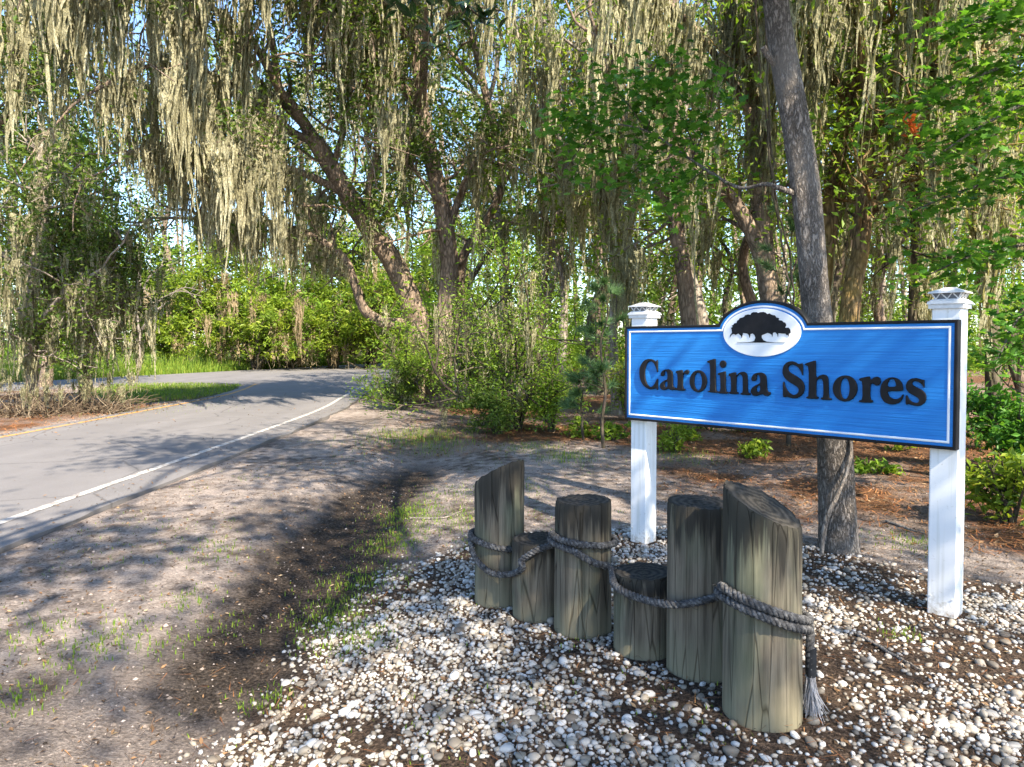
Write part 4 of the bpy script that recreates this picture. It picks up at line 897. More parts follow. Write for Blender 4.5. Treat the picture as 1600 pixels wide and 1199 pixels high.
oak2 = [(lim((652,628,17.9),(655,520,17.8),(641,470,17.7),(616,412,17.5),(586,368,17.3),(552,318,17.0),(520,265,16.7),(492,220,16.4)), .34, .20),
        (lim((492,220,16.4),(462,170,15.8),(436,140,15.3),(390,60,14.4),(310,0,13.4),(220,-30,12.6),(130,-20,12)), .12, .03),
        (lim((492,222,16.4),(455,205,15.9),(390,150,15.0),(310,110,13.9),(225,105,13.0),(150,140,12.3)), .11, .03),
        (lim((545,305,17.0),(470,270,16.3),(400,255,15.5),(320,235,14.6),(250,225,13.9),(200,240,13.4)), .10, .03),
        (lim((436,140,15.3),(420,40,14.6),(380,-60,13.8),(300,-110,12.8),(190,-120,12)), .08, .03),
        (lim((590,372,17.3),(575,300,16.6),(590,230,16.2),(575,130,15.8),(600,30,15.4)), .09, .04),
        (lim((520,262,16.7),(540,180,16.3),(520,90,15.8),(540,-20,15.2)), .08, .03),
        (lim((646,505,17.75),(605,505,17.6),(570,485,17.4),(555,445,17.2),(535,402,17.0),(480,366,16.8),(420,347,16.5),(370,338,16.3),(310,342,16)), .16, .05)]
tree('live_oak', 'leaning live oak whose moss-curtained limbs reach left over the road', oak2, M['bark'], True, 13000, .065, .40, 'leaf_oak', 40, 720, 1.7, 'moss', dict(wd=.019), br=(9, 1.9, .045, 1), seed=22, zmin=3.2, bottom=[(-100,200),(60,245),(130,225),(200,290),(260,345),(350,425),(430,445),(520,440),(560,440),(600,300),(900,330)], clear=[(655,520),(616,412),(552,318),(492,220),(440,145)], t0=.55, sides=14, up=.02, limb_moss=.4, kids=3)
# ------------------------------------------------------------------ trees behind the sign
def T(label, limbs, bark, seed, **kw):
    k = dict(leaf=True, leaf_n=2300, leaf_size=.062, spread=.4, leaf_mat_='leaf_bright', per=40, moss_n=100, moss_L=1.2, moss_mat='moss_grey', moss_kw=dict(wd=.017), br=(6, 1.7, .04, 1), zmin=2.6, kids=3)
    k.update(kw); return tree('woodland_tree', label, limbs, bark, seed=seed, group='trees in the woods behind the sign', **k)
T('forked brown trunk rising behind the left end of the sign', [(lim((1088,668,14),(1078,520,14),(1068,420,14),(1052,340,13.9),(1048,250,13.8),(1060,120,13.6),(1050,-40,13.3)), .19, .09), (lim((1056,350,13.9),(1032,305,13.8),(1000,240,13.6),(960,150,13.3),(930,50,13)), .11, .05)], M['bark'], 31, clear=[(1078,520),(1068,420),(1052,340),(1048,250)])
T('moss-shrouded trunk with a thick limb slanting left, behind the emblem of the sign', [(lim((1222,680,12),(1212,520,12),(1198,420,12),(1186,300,12),(1180,150,11.9),(1170,0,11.7),(1165,-150,11.5)), .21, .12), (lim((1206,450,12),(1180,375,11.9),(1150,320,11.8),(1110,275,11.7),(1060,215,11.6),(1000,110,11.4)), .16, .06), (lim((1185,200,11.9),(1120,90,11.6),(1050,10,11.2),(980,-40,10.8)), .08, .03)], M['bark'], 32, moss_n=125, moss_L=1.4, limb_moss=.6, clear=[(1206,450),(1110,275)])
T('orange-lichened trunk leaning right beside the sign tree', [(lim((1318,672,11),(1324,560,11),(1330,460,11),(1346,380,11),(1354,260,10.9),(1362,190,10.8),(1400,110,10.6),(1440,50,10.4),(1480,-20,10.2)), .17, .08), (lim((1352,345,11),(1372,310,10.9),(1388,288,10.8)), .07, .035), (lim((1360,200,10.8),(1350,110,10.6),(1340,0,10.4),(1350,-90,10.2)), .09, .05)], M['bark_moss'], 33, moss_n=85, moss_L=1.3, clear=[(1330,460),(1346,380),(1354,260),(1400,110),(1440,50)], leaf_mat_='leaf_bright')
T('slender lichened trunk curving up just right of the sign tree', [(lim((1290,668,11.6),(1285,480,11.6),(1298,320,11.5),(1308,260,11.4),(1325,160,11.2),(1350,90,11.0),(1385,0,10.8),(1410,-80,10.6)), .15, .08), (lim((1325,160,11.2),(1270,70,11),(1230,-20,10.8)), .07, .03)], M['bark_moss'], 34, leaf_mat_='leaf_bright', moss_n=70, clear=[(1285,480),(1298,320),(1325,160),(1350,90)])
T('thin trunk hung with grey moss between the live oaks and the sign', [(lim((965,662,15),(958,520,15),(962,400,15),(948,250,14.8),(930,120,14.6),(945,-40,14.3)), .10, .06), (lim((955,330,15),(900,260,14.7),(850,170,14.2),(810,60,13.8)), .06, .03)], M['bark_pale'], 35, moss_n=90, moss_L=1.2)
T('pale bent trunk behind the big green bush', [(lim((868,655,18),(880,520,18),(878,430,18),(850,330,17.8),(845,200,17.5),(860,60,17.2),(850,-60,17)), .12, .07), (lim((862,350,17.8),(905,280,17.5),(925,180,17.2),(910,60,16.8)), .08, .04)], M['bark_pale'], 36, moss_n=80, moss_L=1.2)
T('mossy trunk just right of the right-hand sign post', [(lim((1556,678,11.5),(1550,520,11.5),(1540,360,11.4),(1555,200,11.3),(1545,40,11.2),(1560,-80,11)), .12, .07), (lim((1545,300,11.4),(1500,180,11.1),(1470,60,10.8)), .07, .03)], M['bark_dark'], 37, moss_n=105, moss_L=1.3, leaf_mat_='leaf_bright')
T('straight dark trunk seen between the sign tree and the right post', [(lim((1432,650,14.5),(1428,500,14.5),(1432,350,14.4),(1420,200,14.3),(1425,30,14.1),(1430,-100,14)), .13, .08), (lim((1425,220,14.3),(1470,120,14),(1540,40,13.6)), .07, .03)], M['bark_dark'], 38, moss_n=105, moss_L=1.3, leaf_mat_='leaf_bright')

# slender trees deeper in the woods: five builds, copied
def copy_tree(src, loc, rz, sc, label):
    c = src.copy(); COL.objects.link(c); c.location = loc; c.rotation_euler = (0, 0, rz); c.scale = (sc,)*3; c['label'] = label
    for ch in src.children:
        d = ch.copy(); COL.objects.link(d); d.parent = c
    return c
protos = []
for k in range(5):
    r2 = np.random.default_rng(300+k); x0, y0 = 3.+k*1.1, 24.
    P = np.array([[x0+r2.normal(0, .14)*z, y0+r2.normal(0, .14)*z*.6, z] for z in (0, 1.5, 3.2, 5, 7, 9, 11)]); P[0] = [x0, y0, 0]
    L2 = [(P, r2.uniform(.10, .17), .05)]
    for j in range(3):
        a = r2.uniform(0, 6.28); q = P[3+j]; L2.append((np.array([q, q+[math.cos(a)*1.2, math.sin(a)*1.2, .9], q+[math.cos(a)*2.5, math.sin(a)*2.5, 1.3]]), .06, .025))
    rt, _g = tree('woodland_tree', 'slender moss-draped tree deep in the woods behind the sign', L2, M[['bark', 'bark_pale', 'bark_dark', 'bark', 'bark_pale'][k]], True, 3200, .085, .5, ['leaf_bright', 'leaf_oak', 'leaf_lime', 'leaf_bright', 'leaf_oak'][k], 40,
                  45, 1.0, 'moss_grey', dict(wd=.03), br=(6, 1.6, .03, 1), seed=40+k, zmin=1.9, t0=.25, group='slender trees deep in the woods', sides=8, kids=3)
    protos.append(rt)
spots = [(-1.6,27),(-.4,21),(.9,24.5),(2.7,20.5),(3.6,26.5),(4.3,17.5),(5.0,22.5),(6.8,19),(7.6,24),(8.5,16.5),(9.2,21),(10.2,27),(10.8,18),(12,23),(13,16),(14.5,20),(15.5,26),(17,23),(9.6,13.2),(-2.6,34)]
r2 = np.random.default_rng(9)
ORD = 'first second third fourth fifth sixth seventh eighth ninth tenth eleventh twelfth thirteenth fourteenth fifteenth sixteenth seventeenth eighteenth nineteenth twentieth twenty-first twenty-second twenty-third twenty-fourth twenty-fifth twenty-sixth twenty-seventh twenty-eighth twenty-ninth thirtieth thirty-first thirty-second thirty-third'.split()
spots += [(1.7,30),(6.3,29),(13.5,29),(7.2,14.8),(-1.0,18.6),(-14.5,51),(-11.2,55),(-17,47),(-7.6,60),(-20,43),(-13,60)]
FAR = set(spots[-6:])
spots.sort(key=lambda q: q[0]/q[1])
for i, (x, y) in enumerate(spots):
    src = protos[i % 5]; far_ = (x, y) in FAR; kk = sum((q in FAR) == far_ for q in spots[:i])
    lab = ('tall tree beyond the cross road, %s from the left of the far trees' if far_ else 'slender moss-draped tree deep in the woods, %s from the left') % ORD[kk]
    rz, sc = r2.uniform(0, 6.28), r2.uniform(.85, 1.2)*(1.75 if far_ else 1)
    if i < 5: src.location = (x, y, float(hgt(x, y))); src.rotation_euler = (0, 0, rz); src['label'] = lab; src.scale = (sc,)*3
    else: copy_tree(src, (x, y, float(hgt(x, y))), rz, sc, lab)

# ------------------------------------------------------------------ left of the road
def L(name, label, limbs, bark, seed, **kw):
    k = dict(leaf=True, leaf_n=8500, leaf_size=.055, spread=.36, leaf_mat_='leaf_oak', per=40, moss_n=110, moss_L=.9, moss_mat='moss', moss_kw=dict(wd=.018), br=(9, 1.5, .04, 1), zmin=.9, t0=.22, kids=4)
    k.update(kw); return tree(name, label, limbs, bark, seed=seed, **k)
L('evergreen_oak', 'bushy dark evergreen with moss at the left edge of the road', [(lim((40,648,15.2),(52,560,15.2),(45,450,15.1),(70,340,15),(60,260,14.9)), .12, .06), (lim((50,520,15.2),(100,460,15),(160,420,14.8)), .07, .03), (lim((45,430,15.1),(-20,380,15),(-90,330,15)), .07, .03)], M['bark_pale'], 51)
L('evergreen_oak', 'rounded evergreen with drooping moss nearest the grass island', [(lim((128,640,16.2),(134,560,16.2),(126,470,16.1),(138,390,16),(122,320,15.9)), .11, .05), (lim((131,520,16.2),(150,470,16),(160,420,15.8)), .05, .03), (lim((128,480,16.1),(90,420,16),(60,350,15.9)), .06, .03)], M['bark_dark'], 52, moss_n=150, moss_L=1.1)
L('leafy_tree', 'bright green tree standing behind the dark evergreens at left', [(lim((70,610,24),(80,480,24),(60,350,23.8),(70,250,23.6),(60,180,23.4)), .16, .07), (lim((75,430,24),(150,340,23.6),(190,260,23.2)), .08, .03), (lim((62,340,23.8),(0,270,23.6),(-60,210,23.4)), .08, .03)], M['bark'], 53, leaf_mat_='leaf_bright', leaf_size=.10, spread=.6, moss_n=70, br=(10, 2.3, .05, 1), zmin=2)
L('leafy_tree', 'tall tree rising at the upper left corner of the picture', [(lim((-60,600,20),(-50,400,20),(-30,200,19.5),(10,60,19),(40,-40,18.5)), .16, .07), (lim((-40,250,19.8),(30,150,19),(70,80,18.5)), .08, .03)], M['bark'], 54, leaf_mat_='leaf_oak', leaf_size=.09, spread=.55, moss_n=90, moss_L=1.2, br=(8, 2.2, .05, 1), zmin=3)
# dead brush along their feet
def brush(label, x0, x1, Y, h, n, seed, m='dead_brush'):
    r2 = np.random.default_rng(seed); a = gnd(0, 640); c = at((x0+x1)/2, 600, Y); c[2] = hgt(c[0], c[1]); bb = Buf(); hw = (x1-x0)/2/1110*Y
    for k in range(n):
        p = c+np.array([r2.uniform(-hw, hw), r2.normal(0, .4), 0]); d = unit(r2.normal(0, 1, 3)*np.array([1, .7, .5])+[0, 0, .8]); L_ = r2.uniform(.4, 1.)*h
        pts = [p]
        for q in range(5): d = unit(d+r2.normal(0, .35, 3)-[0, 0, .12]); pts.append(pts[-1]+d*L_/4)
        tube(bb, np.array(pts), np.linspace(.010, .003, 6), 3, cap=False, r=r2.random())
    r_ = thing('dead_brush', label, 'brush', c); link('twigs', bb.mesh('twigs', c), M[m], r_)
    bb = Buf(); P = c+np.c_[r2.uniform(-hw, hw, 16), r2.normal(0, .35, 16), r2.uniform(.4, 1., 16)*h]; moss(bb, P, .5, r2, wd=.018, floor=.03); link('hanging_moss', bb.mesh('hanging_moss', c), M['moss_grey'], r_)['kind'] = 'stuff'
brush('tangle of dead brown brush under the evergreens at the far left', -30, 95, 14.6, 1.0, 220, 61)
brush('tangle of dead brush and moss beside the grass island', 95, 195, 15.4, .9, 220, 62)

# shrubs
def shrub(label, px, py, Y, h, wdt, n, size, lm, seed, name='shrub', stems=7, moss_n=0, moss_m='moss', group=None, cat='shrub'):
    r2 = np.random.default_rng(seed); c = at(px, py, Y); c[2] = hgt(c[0], c[1]); g = Grow()
    for k in range(stems):
        a = r2.uniform(0, 6.28); lean = r2.uniform(.1, .9)*wdt/h
        branch(r2, c+np.array([math.cos(a), math.sin(a), 0])*.08*wdt, unit(np.array([math.cos(a)*lean, math.sin(a)*lean, 1.])), h*r2.uniform(.6, 1.), .022*h**.5, 2, g, .03, .22, 3, .3)
    root = thing(name, label, cat, c, group); bb = Buf()
    for P, R in g.tubes: tube(bb, P, R, 4, cap=False)
    link('stems', bb.mesh('stems', c), M['bark_dark'], root)
    tips = np.array(g.hang); tips = tips[tips[:, 2] > c[2]+.12*h]
    C, rb = clumped(tips[r2.integers(0, len(tips), n//24)], 24, .10*h**.5, r2); C[:, 2] = np.maximum(C[:, 2], c[2]+.03)
    bb = Buf(); leaves(bb, C, size, r2, rbase=rb); link('foliage', bb.mesh('foliage', c), M[lm], root)
    if moss_n:
        bb = Buf(); moss(bb, tips[r2.integers(0, len(tips), moss_n)], .28*h, r2, wd=.0016*Y+.004, floor=.03); tag(link('hanging_moss', bb.mesh('hanging_moss', c), M[moss_m], root), kind='stuff')
    return root
shrub('big airy yellow-green bush in front of the woods, left of the sign', 806, 668, 12.4, 2.9, .8, 9500, .034, 'leaf_bright', 71, stems=12, moss_n=24, moss_m='moss_grey')
shrub('lower dark green bush at the foot of the big airy bush', 778, 676, 11.8, .9, .6, 3600, .034, 'leaf_oak', 72)
shrub('small green bush at the right foot of the big airy bush', 862, 674, 12.0, 1.2, .45, 3400, .034, 'leaf_bright', 73)
shrub('leafy bush at the foot of the live oaks by the road end', 638, 625, 16.8, 2.2, .45, 4200, .04, 'leaf_bright', 74, moss_n=16)
shrub('low bush with grey moss on the road corner', 622, 640, 16.0, 1.0, .5, 3000, .04, 'leaf_oak', 75, moss_n=16)
shrub('narrow bush just right of the upright live oak', 738, 640, 16.2, 1.9, .35, 3000, .04, 'leaf_oak', 76)
shrub('sunlit lime green seedling bush right of the right post', 1575, 815, 5.9, .75, .5, 900, .05, 'leaf_lime', 77, stems=6)
shrub('shadowed green bush at the right edge above the lime seedling', 1600, 715, 8.2, 1.3, .6, 3500, .05, 'leaf_maple', 78)
shrub('small weedy green plant behind the space under the sign', 1050, 700, 9.8, .35, .5, 900, .035, 'leaf_lime', 79, stems=5)
shrub('yellow-green bush left of the sign among thin trunks', 985, 660, 13.6, 1.5, .5, 2600, .036, 'leaf_lime', 80)
for k, (px_, Y, h, w_, lm, mm, ms) in enumerate([(268,43,4.0,1.6,'leaf_lime','moss_tan',10),(330,44,5.2,2.6,'leaf_lime','moss_tan',20),(400,40,4.0,2.2,'leaf_lime','moss_tan',46),(455,43,4.6,2.3,'leaf_bright','moss_tan',60),(520,42,4.4,2.2,'leaf_lime','moss_tan',60),(580,45,5.0,2.4,'leaf_lime','moss_tan',30),(200,48,6,2.6,'leaf_bright','moss_tan',20),(630,50,6,2.6,'leaf_bright','moss_tan',30),(700,44,5,2.4,'leaf_bright','moss_tan',30),(150,44,5.5,2.5,'leaf_bright','moss_tan',15)]):
    labs = ['sunlit lime bush behind the tall grass, leftmost across the road', 'tall lime bush beyond the road, right of the white dead tree', 'lime bush with tan moss across the road, behind the grass end', 'bright bush draped in tan moss in the middle of the far verge',
            'lime bush draped in tan moss under the low oak limb', 'lime bush beyond the road where the cross road ends', 'tall green thicket behind the far left end of the tall grass', 'green thicket glimpsed behind the live oak trunks', 'far green thicket glimpsed right of the upright live oak', 'far green thicket glimpsed behind the evergreen by the island']
    shrub(labs[k], px_, 575, Y, h*1.55, w_*1.3, 12000, .13, lm, 400+k, stems=11, moss_n=ms, moss_m=mm)
for k, (px_, py_, Y, h) in enumerate([(905,682,11.4,.5),(960,690,11,.45),(1062,690,11,.5),(1110,676,12.4,.7),(1165,684,12,.5),(1375,690,11.2,.7),(1400,705,10.0,.5),(1445,680,12,.8),(1535,700,10.2,.7),(1590,690,11,.8),(1180,715,9.4,.35),(1370,745,8.2,.35)]):
    shrub('low leafy undergrowth plant on the straw floor, %s from the left' % ORD[[0,1,2,3,4,7,8,9,10,11,5,6][k]], px_, py_, Y, h*.65, .6, 380, .045, ['leaf_lime','leaf_bright'][k % 2], 700+k, name='undergrowth_plant', stems=5, group='low undergrowth plants', cat='plant')
# white dead tree
dt = at(217, 570, 33.5); dt[2] = 0; dead = thing('dead_tree', 'bare white dead tree standing beyond the road at left', 'tree', dt); g = Grow(); r2 = np.random.default_rng(88)
bb = Buf(); tube(bb, spline(lim((217,575,33.5),(217,500,33.5),(218,440,33.5),(214,380,33.5)), 14), np.linspace(.12, .06, 14), 8); link('trunk', bb.mesh('trunk', dt, True), M['dead_wood'], dead)
for P in (((218,520,33.5),(240,490,33.3),(265,470,33.2)), ((218,500,33.5),(250,470,33.5),(285,450,33.5)), ((217,470,33.5),(235,430,33.5),(255,415,33.5))):
    Q = lim(*P); g.tubes.append((spline(Q, 8), np.linspace(.06, .03, 8)))
    for k in range(5): branch(r2, Q[1]+(Q[2]-Q[1])*r2.random(), unit(r2.normal(0, 1, 3)*[1, .6, .6]+[.5, 0, .4]), 1.1, .025, 1, g, .02, .2, 3)
bb = Buf()
for P, R in g.tubes: tube(bb, P, R, 4, cap=False)
link('branches', bb.mesh('branches', dt), M['dead_wood'], dead)

# young pines
def pine(label, px, py, Y, h, seed, tufts=22):
    r2 = np.random.default_rng(seed); c = at(px, py, Y); c[2] = hgt(c[0], c[1]); root = thing('young_pine', label, 'tree', c, 'young pines')
    P = np.array([c+np.array([r2.normal(0, .02)*k, r2.normal(0, .02)*k, h*k/6]) for k in range(7)]); bb = Buf(); tube(bb, spline(P, 20), np.linspace(.02*h**.5, .006, 20), 6, cap=False)
    link('trunk', bb.mesh('trunk', c, True), M['bark_dark'], root); tb = Buf(); nb_ = Buf()
    for k in range(tufts):
        z = h*r2.uniform(.25, 1); a = r2.uniform(0, 6.28); ln = (1.1-z/h)*.45*h*.5+.12
        q0 = np.array([c[0], c[1], c[2]+z]); q1 = q0+np.array([math.cos(a)*ln, math.sin(a)*ln, ln*.35]); tube(tb, [q0, (q0+q1)/2+[0, 0, -.03], q1], .006, 4, cap=False)
        n = 130; dirs = unit(r2.normal(0, 1, (n, 3))*.55+unit(q1-q0)+np.array([0, 0, .25])); ln2 = r2.uniform(.12, .24, n)[:, None]
        o = q1-(q1-q0)*r2.uniform(0, .35, n)[:, None]; sd = unit(np.cross(dirs, r2.normal(0, 1, (n, 3))))*.0045
        nb_.add(np.stack([o+sd, o-sd, o+dirs*ln2+np.array([0, 0, -.02])], 1).reshape(-1, 3), np.arange(3*n).reshape(-1, 3), np.repeat(r2.random(n), 3))
    link('branches', tb.mesh('branches', c), M['bark_dark'], root); tag(link('needles', nb_.mesh('needles', c), M['needle'], root), kind='stuff')
pine('young pine with a thin dark stem left of the sign', 943, 702, 10.1, 2.3, 91, 26)
pine('small young pine at the right foot of the big airy bush', 912, 690, 10.9, 1.1, 92, 16)
pine('tall young pine showing green needles behind the sign emblem', 1232, 690, 10.4, 3.6, 93, 40)

# ------------------------------------------------------------------ far woods, one mass
r2 = np.random.default_rng(123)
def woods(n, X0, X1, Y0, Y1, Z1, per, size, spread): 
    c = np.c_[r2.uniform(X0, X1, n), r2.uniform(Y0, Y1, n), Z1*r2.random(n)**1.15]; return clumped(c, per, spread, r2)
bb = Buf(); C, rb = woods(750, -75, 5, 56, 80, 12, 46, .3, 1.1); leaves(bb, C, .24, r2, rbase=rb)
C, rb = woods(980, -2, 60, 36, 60, 13, 46, .3, 1.0); leaves(bb, C, .19, r2, rbase=rb)
C, rb = woods(520, -2, 45, 34, 46, 3.6, 46, .3, .6); leaves(bb, C, .13, r2, rbase=rb)
C, rb = woods(420, -6, 45, 40, 52, 10, 46, .3, .9); leaves(bb, C, .2, r2, rbase=rb)
far = tag(link('far_woods', bb.mesh('far_woods'), M['leaf_bright']), 'distant green woods closing the view behind everything', 'woods', kind='stuff')
bb = Buf()
for k in range(120):
    x, y = (r2.uniform(-3, 50), r2.uniform(34, 58)) if k < 85 else (r2.uniform(-60, 0), r2.uniform(56, 75)); tp = np.array([x+r2.normal(0, 1.2), y, r2.uniform(9, 16)])
    tube(bb, spline([[x, y, -.1], [(x+tp[0])/2+r2.normal(0, .3), y, tp[2]/2], tp], 7), np.linspace(r2.uniform(.12, .24), .06, 7), 6, cap=False)
link('far_trunks', bb.mesh('far_trunks'), M['bark'], far)
bb = Buf(); n = 150; H = np.c_[r2.uniform(-3, 50, n), r2.uniform(33, 52, n), r2.uniform(1.8, 12, n)]; moss(bb, H, 1.8, r2, wd=.06, spread=.12, full=1.5)
b2 = Buf(); C, rb = woods(330, -1, 34, 31, 39, 7.5, 40, .3, .7); leaves(b2, C, .13, r2, rbase=rb); link('thicket', b2.mesh('thicket'), M['leaf_bright'], far)
link('far_moss', bb.mesh('far_moss'), M['moss_grey'], far)

# ------------------------------------------------------------------ ground cover and small things
def scatter_xy(n, x0, x1, y0, y1, fn, r2):
    x = r2.uniform(x0, x1, n*4); y = y0+(y1-y0)*r2.random(n*4)**1.5; k = r2.random(n*4) < fn(x, y); x, y = x[k][:n], y[k][:n]
    ok = edge_dist(ROAD, x, y) < -.02; return x[ok], y[ok]
def blades(bb, x, y, h, r2, w_=.004, lean=.5):
    n = len(x); z = hgt(x, y); a = r2.uniform(0, 6.28, n); hh = h*r2.uniform(.5, 1.3, n); ln = hh*lean*r2.random(n); W_ = np.broadcast_to(np.asarray(w_, float), (n,))
    c = np.c_[x, y, z-.005]; sd = np.c_[-np.sin(a), np.cos(a), 0*a]*W_[:, None]; tp = c+np.c_[np.cos(a)*ln, np.sin(a)*ln, hh]; md = c+np.c_[np.cos(a)*ln*.35, np.sin(a)*ln*.35, hh*.6]
    bb.add(np.stack([c-sd, c+sd, md+sd*.8, md-sd*.8], 1).reshape(-1, 3), np.arange(4*n).reshape(-1, 4), np.repeat(r2.random(n), 4)); r_ = r2.random(n)
    bb.add(np.stack([md-sd*.8, md+sd*.8, tp], 1).reshape(-1, 3), np.arange(3*n).reshape(-1, 3), np.repeat(r_, 3))
r2 = np.random.default_rng(501); bb = Buf()
for px_, py_, n, s_, h in [(655,682,900,.45,.13),(675,690,500,.4,.09),(630,790,420,.16,.06),(612,832,420,.16,.06),(560,886,420,.17,.055),(505,935,300,.12,.055),(525,960,260,.12,.06),(570,980,200,.1,.05),(690,770,300,.25,.05),(720,808,300,.15,.055),(655,800,260,.18,.05),(890,716,420,.22,.08),(835,700,300,.25,.08),(1060,712,300,.3,.10),
                           (345,955,80,.1,.05),(250,995,70,.08,.06),(185,985,90,.08,.05),(330,865,120,.14,.05),(120,1020,120,.1,.05),(30,1090,110,.08,.05),(60,985,140,.12,.05),(290,930,100,.1,.05),(400,1055,60,.06,.06),(430,1055,60,.05,.05),(900,1010,20,.05,.04),(1420,850,160,.12,.06),(1410,1000,60,.05,.05),(810,760,200,.2,.05),(760,850,200,.12,.05),(270,640,500,.8,.10)]:
    g_ = gnd(px_, py_); n = int(n*1.0); blades(bb, g_[0]+r2.normal(0, s_, n), g_[1]+r2.normal(0, s_*1.3, n), h*.6, r2, .0034)
x, y = scatter_xy(3600, -3.5, 1.0, 2, 11, lambda x, y: .02+.5*sstep(.52, .72, fbm(x+3, y+8, .9))*(1-swale(x, y)), r2); blades(bb, x, y, .022, r2, .003, .9)
tag(link('grass_tufts', bb.mesh('grass_tufts'), M['grass']), 'thin green grass tufts dotted over the sandy ground', 'grass', kind='stuff')
bb = Buf(); n = 15000; x = r2.uniform(-34, -8.5, n); y = 30+r2.uniform(.2, 3.2, n)+1.9*0; ex = (x+17.3)*(22.3/7.6)+31.4
t_ = r2.uniform(-.35, 1.05, n); fx_ = -17.3+7.6*t_; fy_ = 31.4+22.3*t_; o_ = np.abs(r2.normal(0, 1.5, n))+.3; x = fx_-.95*o_; y = fy_+.32*o_
blades(bb, x, y, .35+.5*sstep(.6, 2.2, o_), r2, .014, .6)
tag(link('tall_grass', bb.mesh('tall_grass'), M['grass']), 'tall sunlit grass along the far edge of the cross road', 'grass', kind='stuff')
bb = Buf(); n = 9000; x = r2.uniform(-15, -8.4, n); y = r2.uniform(17, 26.8, n); k = inside(np.array([(-14.6,26.2),(-12,26.8),(-9.7,25.4),(-8.75,22),(-8.6,19),(-9.5,17.5),(-13,21)]), x, y)
blades(bb, x[k], y[k], .09, r2, .008, .7); tag(link('island_grass', bb.mesh('island_grass'), M['grass']), 'mown grass on the island beside the road', 'grass', kind='stuff')

def flat_leaves(bb, x, y, size, r2, asp=.42, z=None):
    n = len(x); z = hgt(x, y)+.008 if z is None else np.full(n, z); a = r2.uniform(0, 6.28, n); nrm = unit(r2.normal(0, .35, (n, 3))+[0, 0, 1.]); d = np.c_[np.cos(a), np.sin(a), 0*a]; d = unit(d-nrm*np.sum(d*nrm, 1)[:, None]); e_ = np.cross(nrm, d)
    s_ = (size*r2.uniform(.5, 1.3, n))[:, None]; c = np.c_[x, y, z]
    bb.add(np.stack([c-d*s_, c+e_*s_*asp+nrm*s_*.12, c+d*s_, c-e_*s_*asp+nrm*s_*.12], 1).reshape(-1, 3), np.arange(4*n).reshape(-1, 4), np.repeat(r2.random(n), 4))
bb = Buf()
x, y = scatter_xy(13000, -3.6, 6, 1.8, 9, lambda x, y: .35+.05*swale(x, y)+.25*(x > 1), r2); flat_leaves(bb, x, y, .015, r2)
x, y = scatter_xy(7000, -2.5, 9, 5.2, 16, lambda x, y: straw_mask(x, y), r2); flat_leaves(bb, x, y, .03, r2)
x = -3.72-np.abs(r2.normal(0, .28, 420)); y = r2.uniform(3, 20, 420); flat_leaves(bb, x, y, .018, r2, .3, .042)
x = -8.0-r2.normal(0, .28, 500); y = r2.uniform(8, 20, 500); flat_leaves(bb, x, y, .03, r2, .3, .044)
x = r2.uniform(-7.6, -4.4, 110); y = r2.uniform(4, 18, 110); flat_leaves(bb, x, y, .022, r2, .35, .044)
tag(link('leaf_litter', bb.mesh('leaf_litter'), M['dead_leaf']), 'brown fallen leaves scattered over the ground', 'leaves', kind='stuff')
bb = Buf()
def straws(x, y, ln, wd):
    n = len(x); z = hgt(x, y)+.006+.02*r2.random(n); a = r2.uniform(0, 6.28, n); d = np.c_[np.cos(a), np.sin(a), r2.normal(0, .15, n)]*(ln*r2.uniform(.5, 1.2, n))[:, None]; sd = np.c_[-np.sin(a), np.cos(a), 0*a]*wd; c = np.c_[x, y, z]
    bb.add(np.stack([c-d-sd, c-d+sd, c+d], 1).reshape(-1, 3), np.arange(3*n).reshape(-1, 3), np.repeat(r2.random(n), 3))
x, y = scatter_xy(18000, -2.6, 10, 5.0, 18, straw_mask, r2); straws(x, y, .08, .004)
x, y = scatter_xy(6000, -12, -8.3, 9, 20, lambda x, y: 1+0*x, r2); straws(x, y, .10, .006)
x, y = scatter_xy(2600, -3.6, 5, 1.8, 9, lambda x, y: .3+.7*(edge_dist(GRAVEL, x, y) > 0), r2); straws(x, y, .04, .0014)
tag(link('pine_straw', bb.mesh('pine_straw'), M['straw']), 'rusty orange pine straw covering the woodland floor', 'straw', kind='stuff')

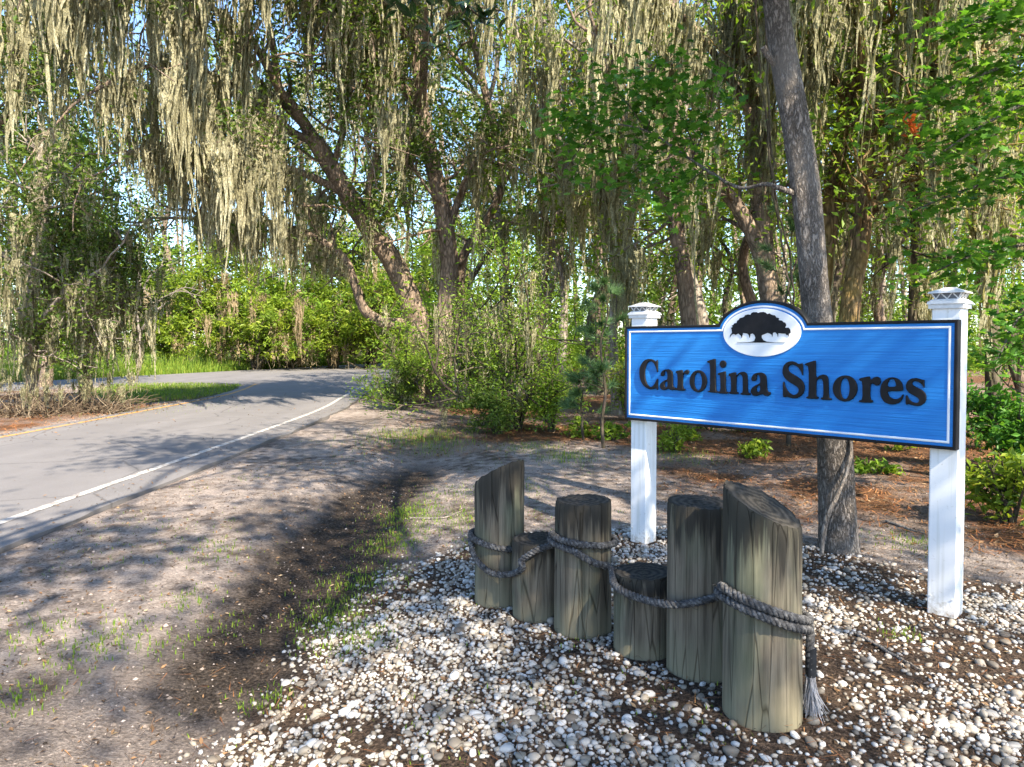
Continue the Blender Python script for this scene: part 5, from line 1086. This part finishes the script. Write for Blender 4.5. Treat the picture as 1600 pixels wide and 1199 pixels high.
x, y = scatter_xy(16000, -3.6, 5, 1.7, 7, lambda x, y: .45+.55*(edge_dist(GRAVEL, x, y) > -.2)+.5*swale(x, y), r2)
bb = Buf(); straws(x, y, .03, .0013); tag(link('needle_mulch', bb.mesh('needle_mulch'), M['mulch_needle']), 'dark brown needles and bark shreds between the pebbles', 'mulch', kind='stuff')
x, y = scatter_xy(12000, -3.6, 6, 1.7, 8, lambda x, y: .25+.5*fbm(x, y, .5)+.3*swale(x, y), r2); bb = Buf(); n = len(x); z = hgt(x, y)
O8 = np.array([[1,0,0],[0,1,0],[-1,0,0],[0,-1,0],[0,0,.8],[0,0,-.8]], float); F8 = np.array([[0,1,4],[1,2,4],[2,3,4],[3,0,4]])
sz = np.clip(r2.lognormal(math.log(.0042), .5, n), .002, .014); a_ = r2.uniform(0, 6.28, n); ca, sa = np.cos(a_), np.sin(a_); lx = O8[None]*sz[:, None, None]*r2.uniform(.6, 1.4, (n, 6, 1))
V = np.stack([lx[..., 0]*ca[:, None]-lx[..., 1]*sa[:, None]+x[:, None], lx[..., 0]*sa[:, None]+lx[..., 1]*ca[:, None]+y[:, None], lx[..., 2]+z[:, None]+.001], -1)
bb.add(V.reshape(-1, 3), (F8[None]+np.arange(n)[:, None, None]*6).reshape(-1, 3), np.repeat(r2.random(n), 6))
tag(link('soil_crumbs', bb.mesh('soil_crumbs'), M['crumb']), 'loose crumbs of soil and grit on the bare ground', 'soil', kind='stuff')

# fallen stick, boulder, forest-floor sticks
def stick(label, P, r, seed, twigs=2):
    r3 = np.random.default_rng(seed); P = np.array(P, float); P[:, 2] = hgt(P[:, 0], P[:, 1])+r*1.1; Q = spline(P, 24); Q[:, :2] += r3.normal(0, .004, (24, 2)); bb = Buf()
    tube(bb, Q, np.linspace(r, r*.45, 24), 8, .07, r3); st = tag(link('fallen_stick', bb.mesh('fallen_stick', P[0], True), M['dead_wood'], None, P[0]), label, 'stick', 'fallen sticks')
    return st
stick('long fallen stick lying at the left edge of the gravel', [gnd(388,1108), gnd(430,1092), gnd(475,1062), gnd(512,1030)], .014, 5)
stick('short twig lying near the grass left of the slanted far piling', [gnd(640,800), gnd(690,808), gnd(722,800)], .010, 6)
stick('dark stick lying on mulch below the right post', [gnd(1340,1000), gnd(1400,1035), gnd(1440,1060)], .010, 7)
stick('thin twig lying on the straw behind the gravel, right of the sign tree', [gnd(1385,815), gnd(1420,828), gnd(1450,838)], .012, 8)
for me in bpy.data.meshes:
    pass
print('tris', sum(len(m.loops)-2*len(m.polygons) for m in bpy.data.meshes))
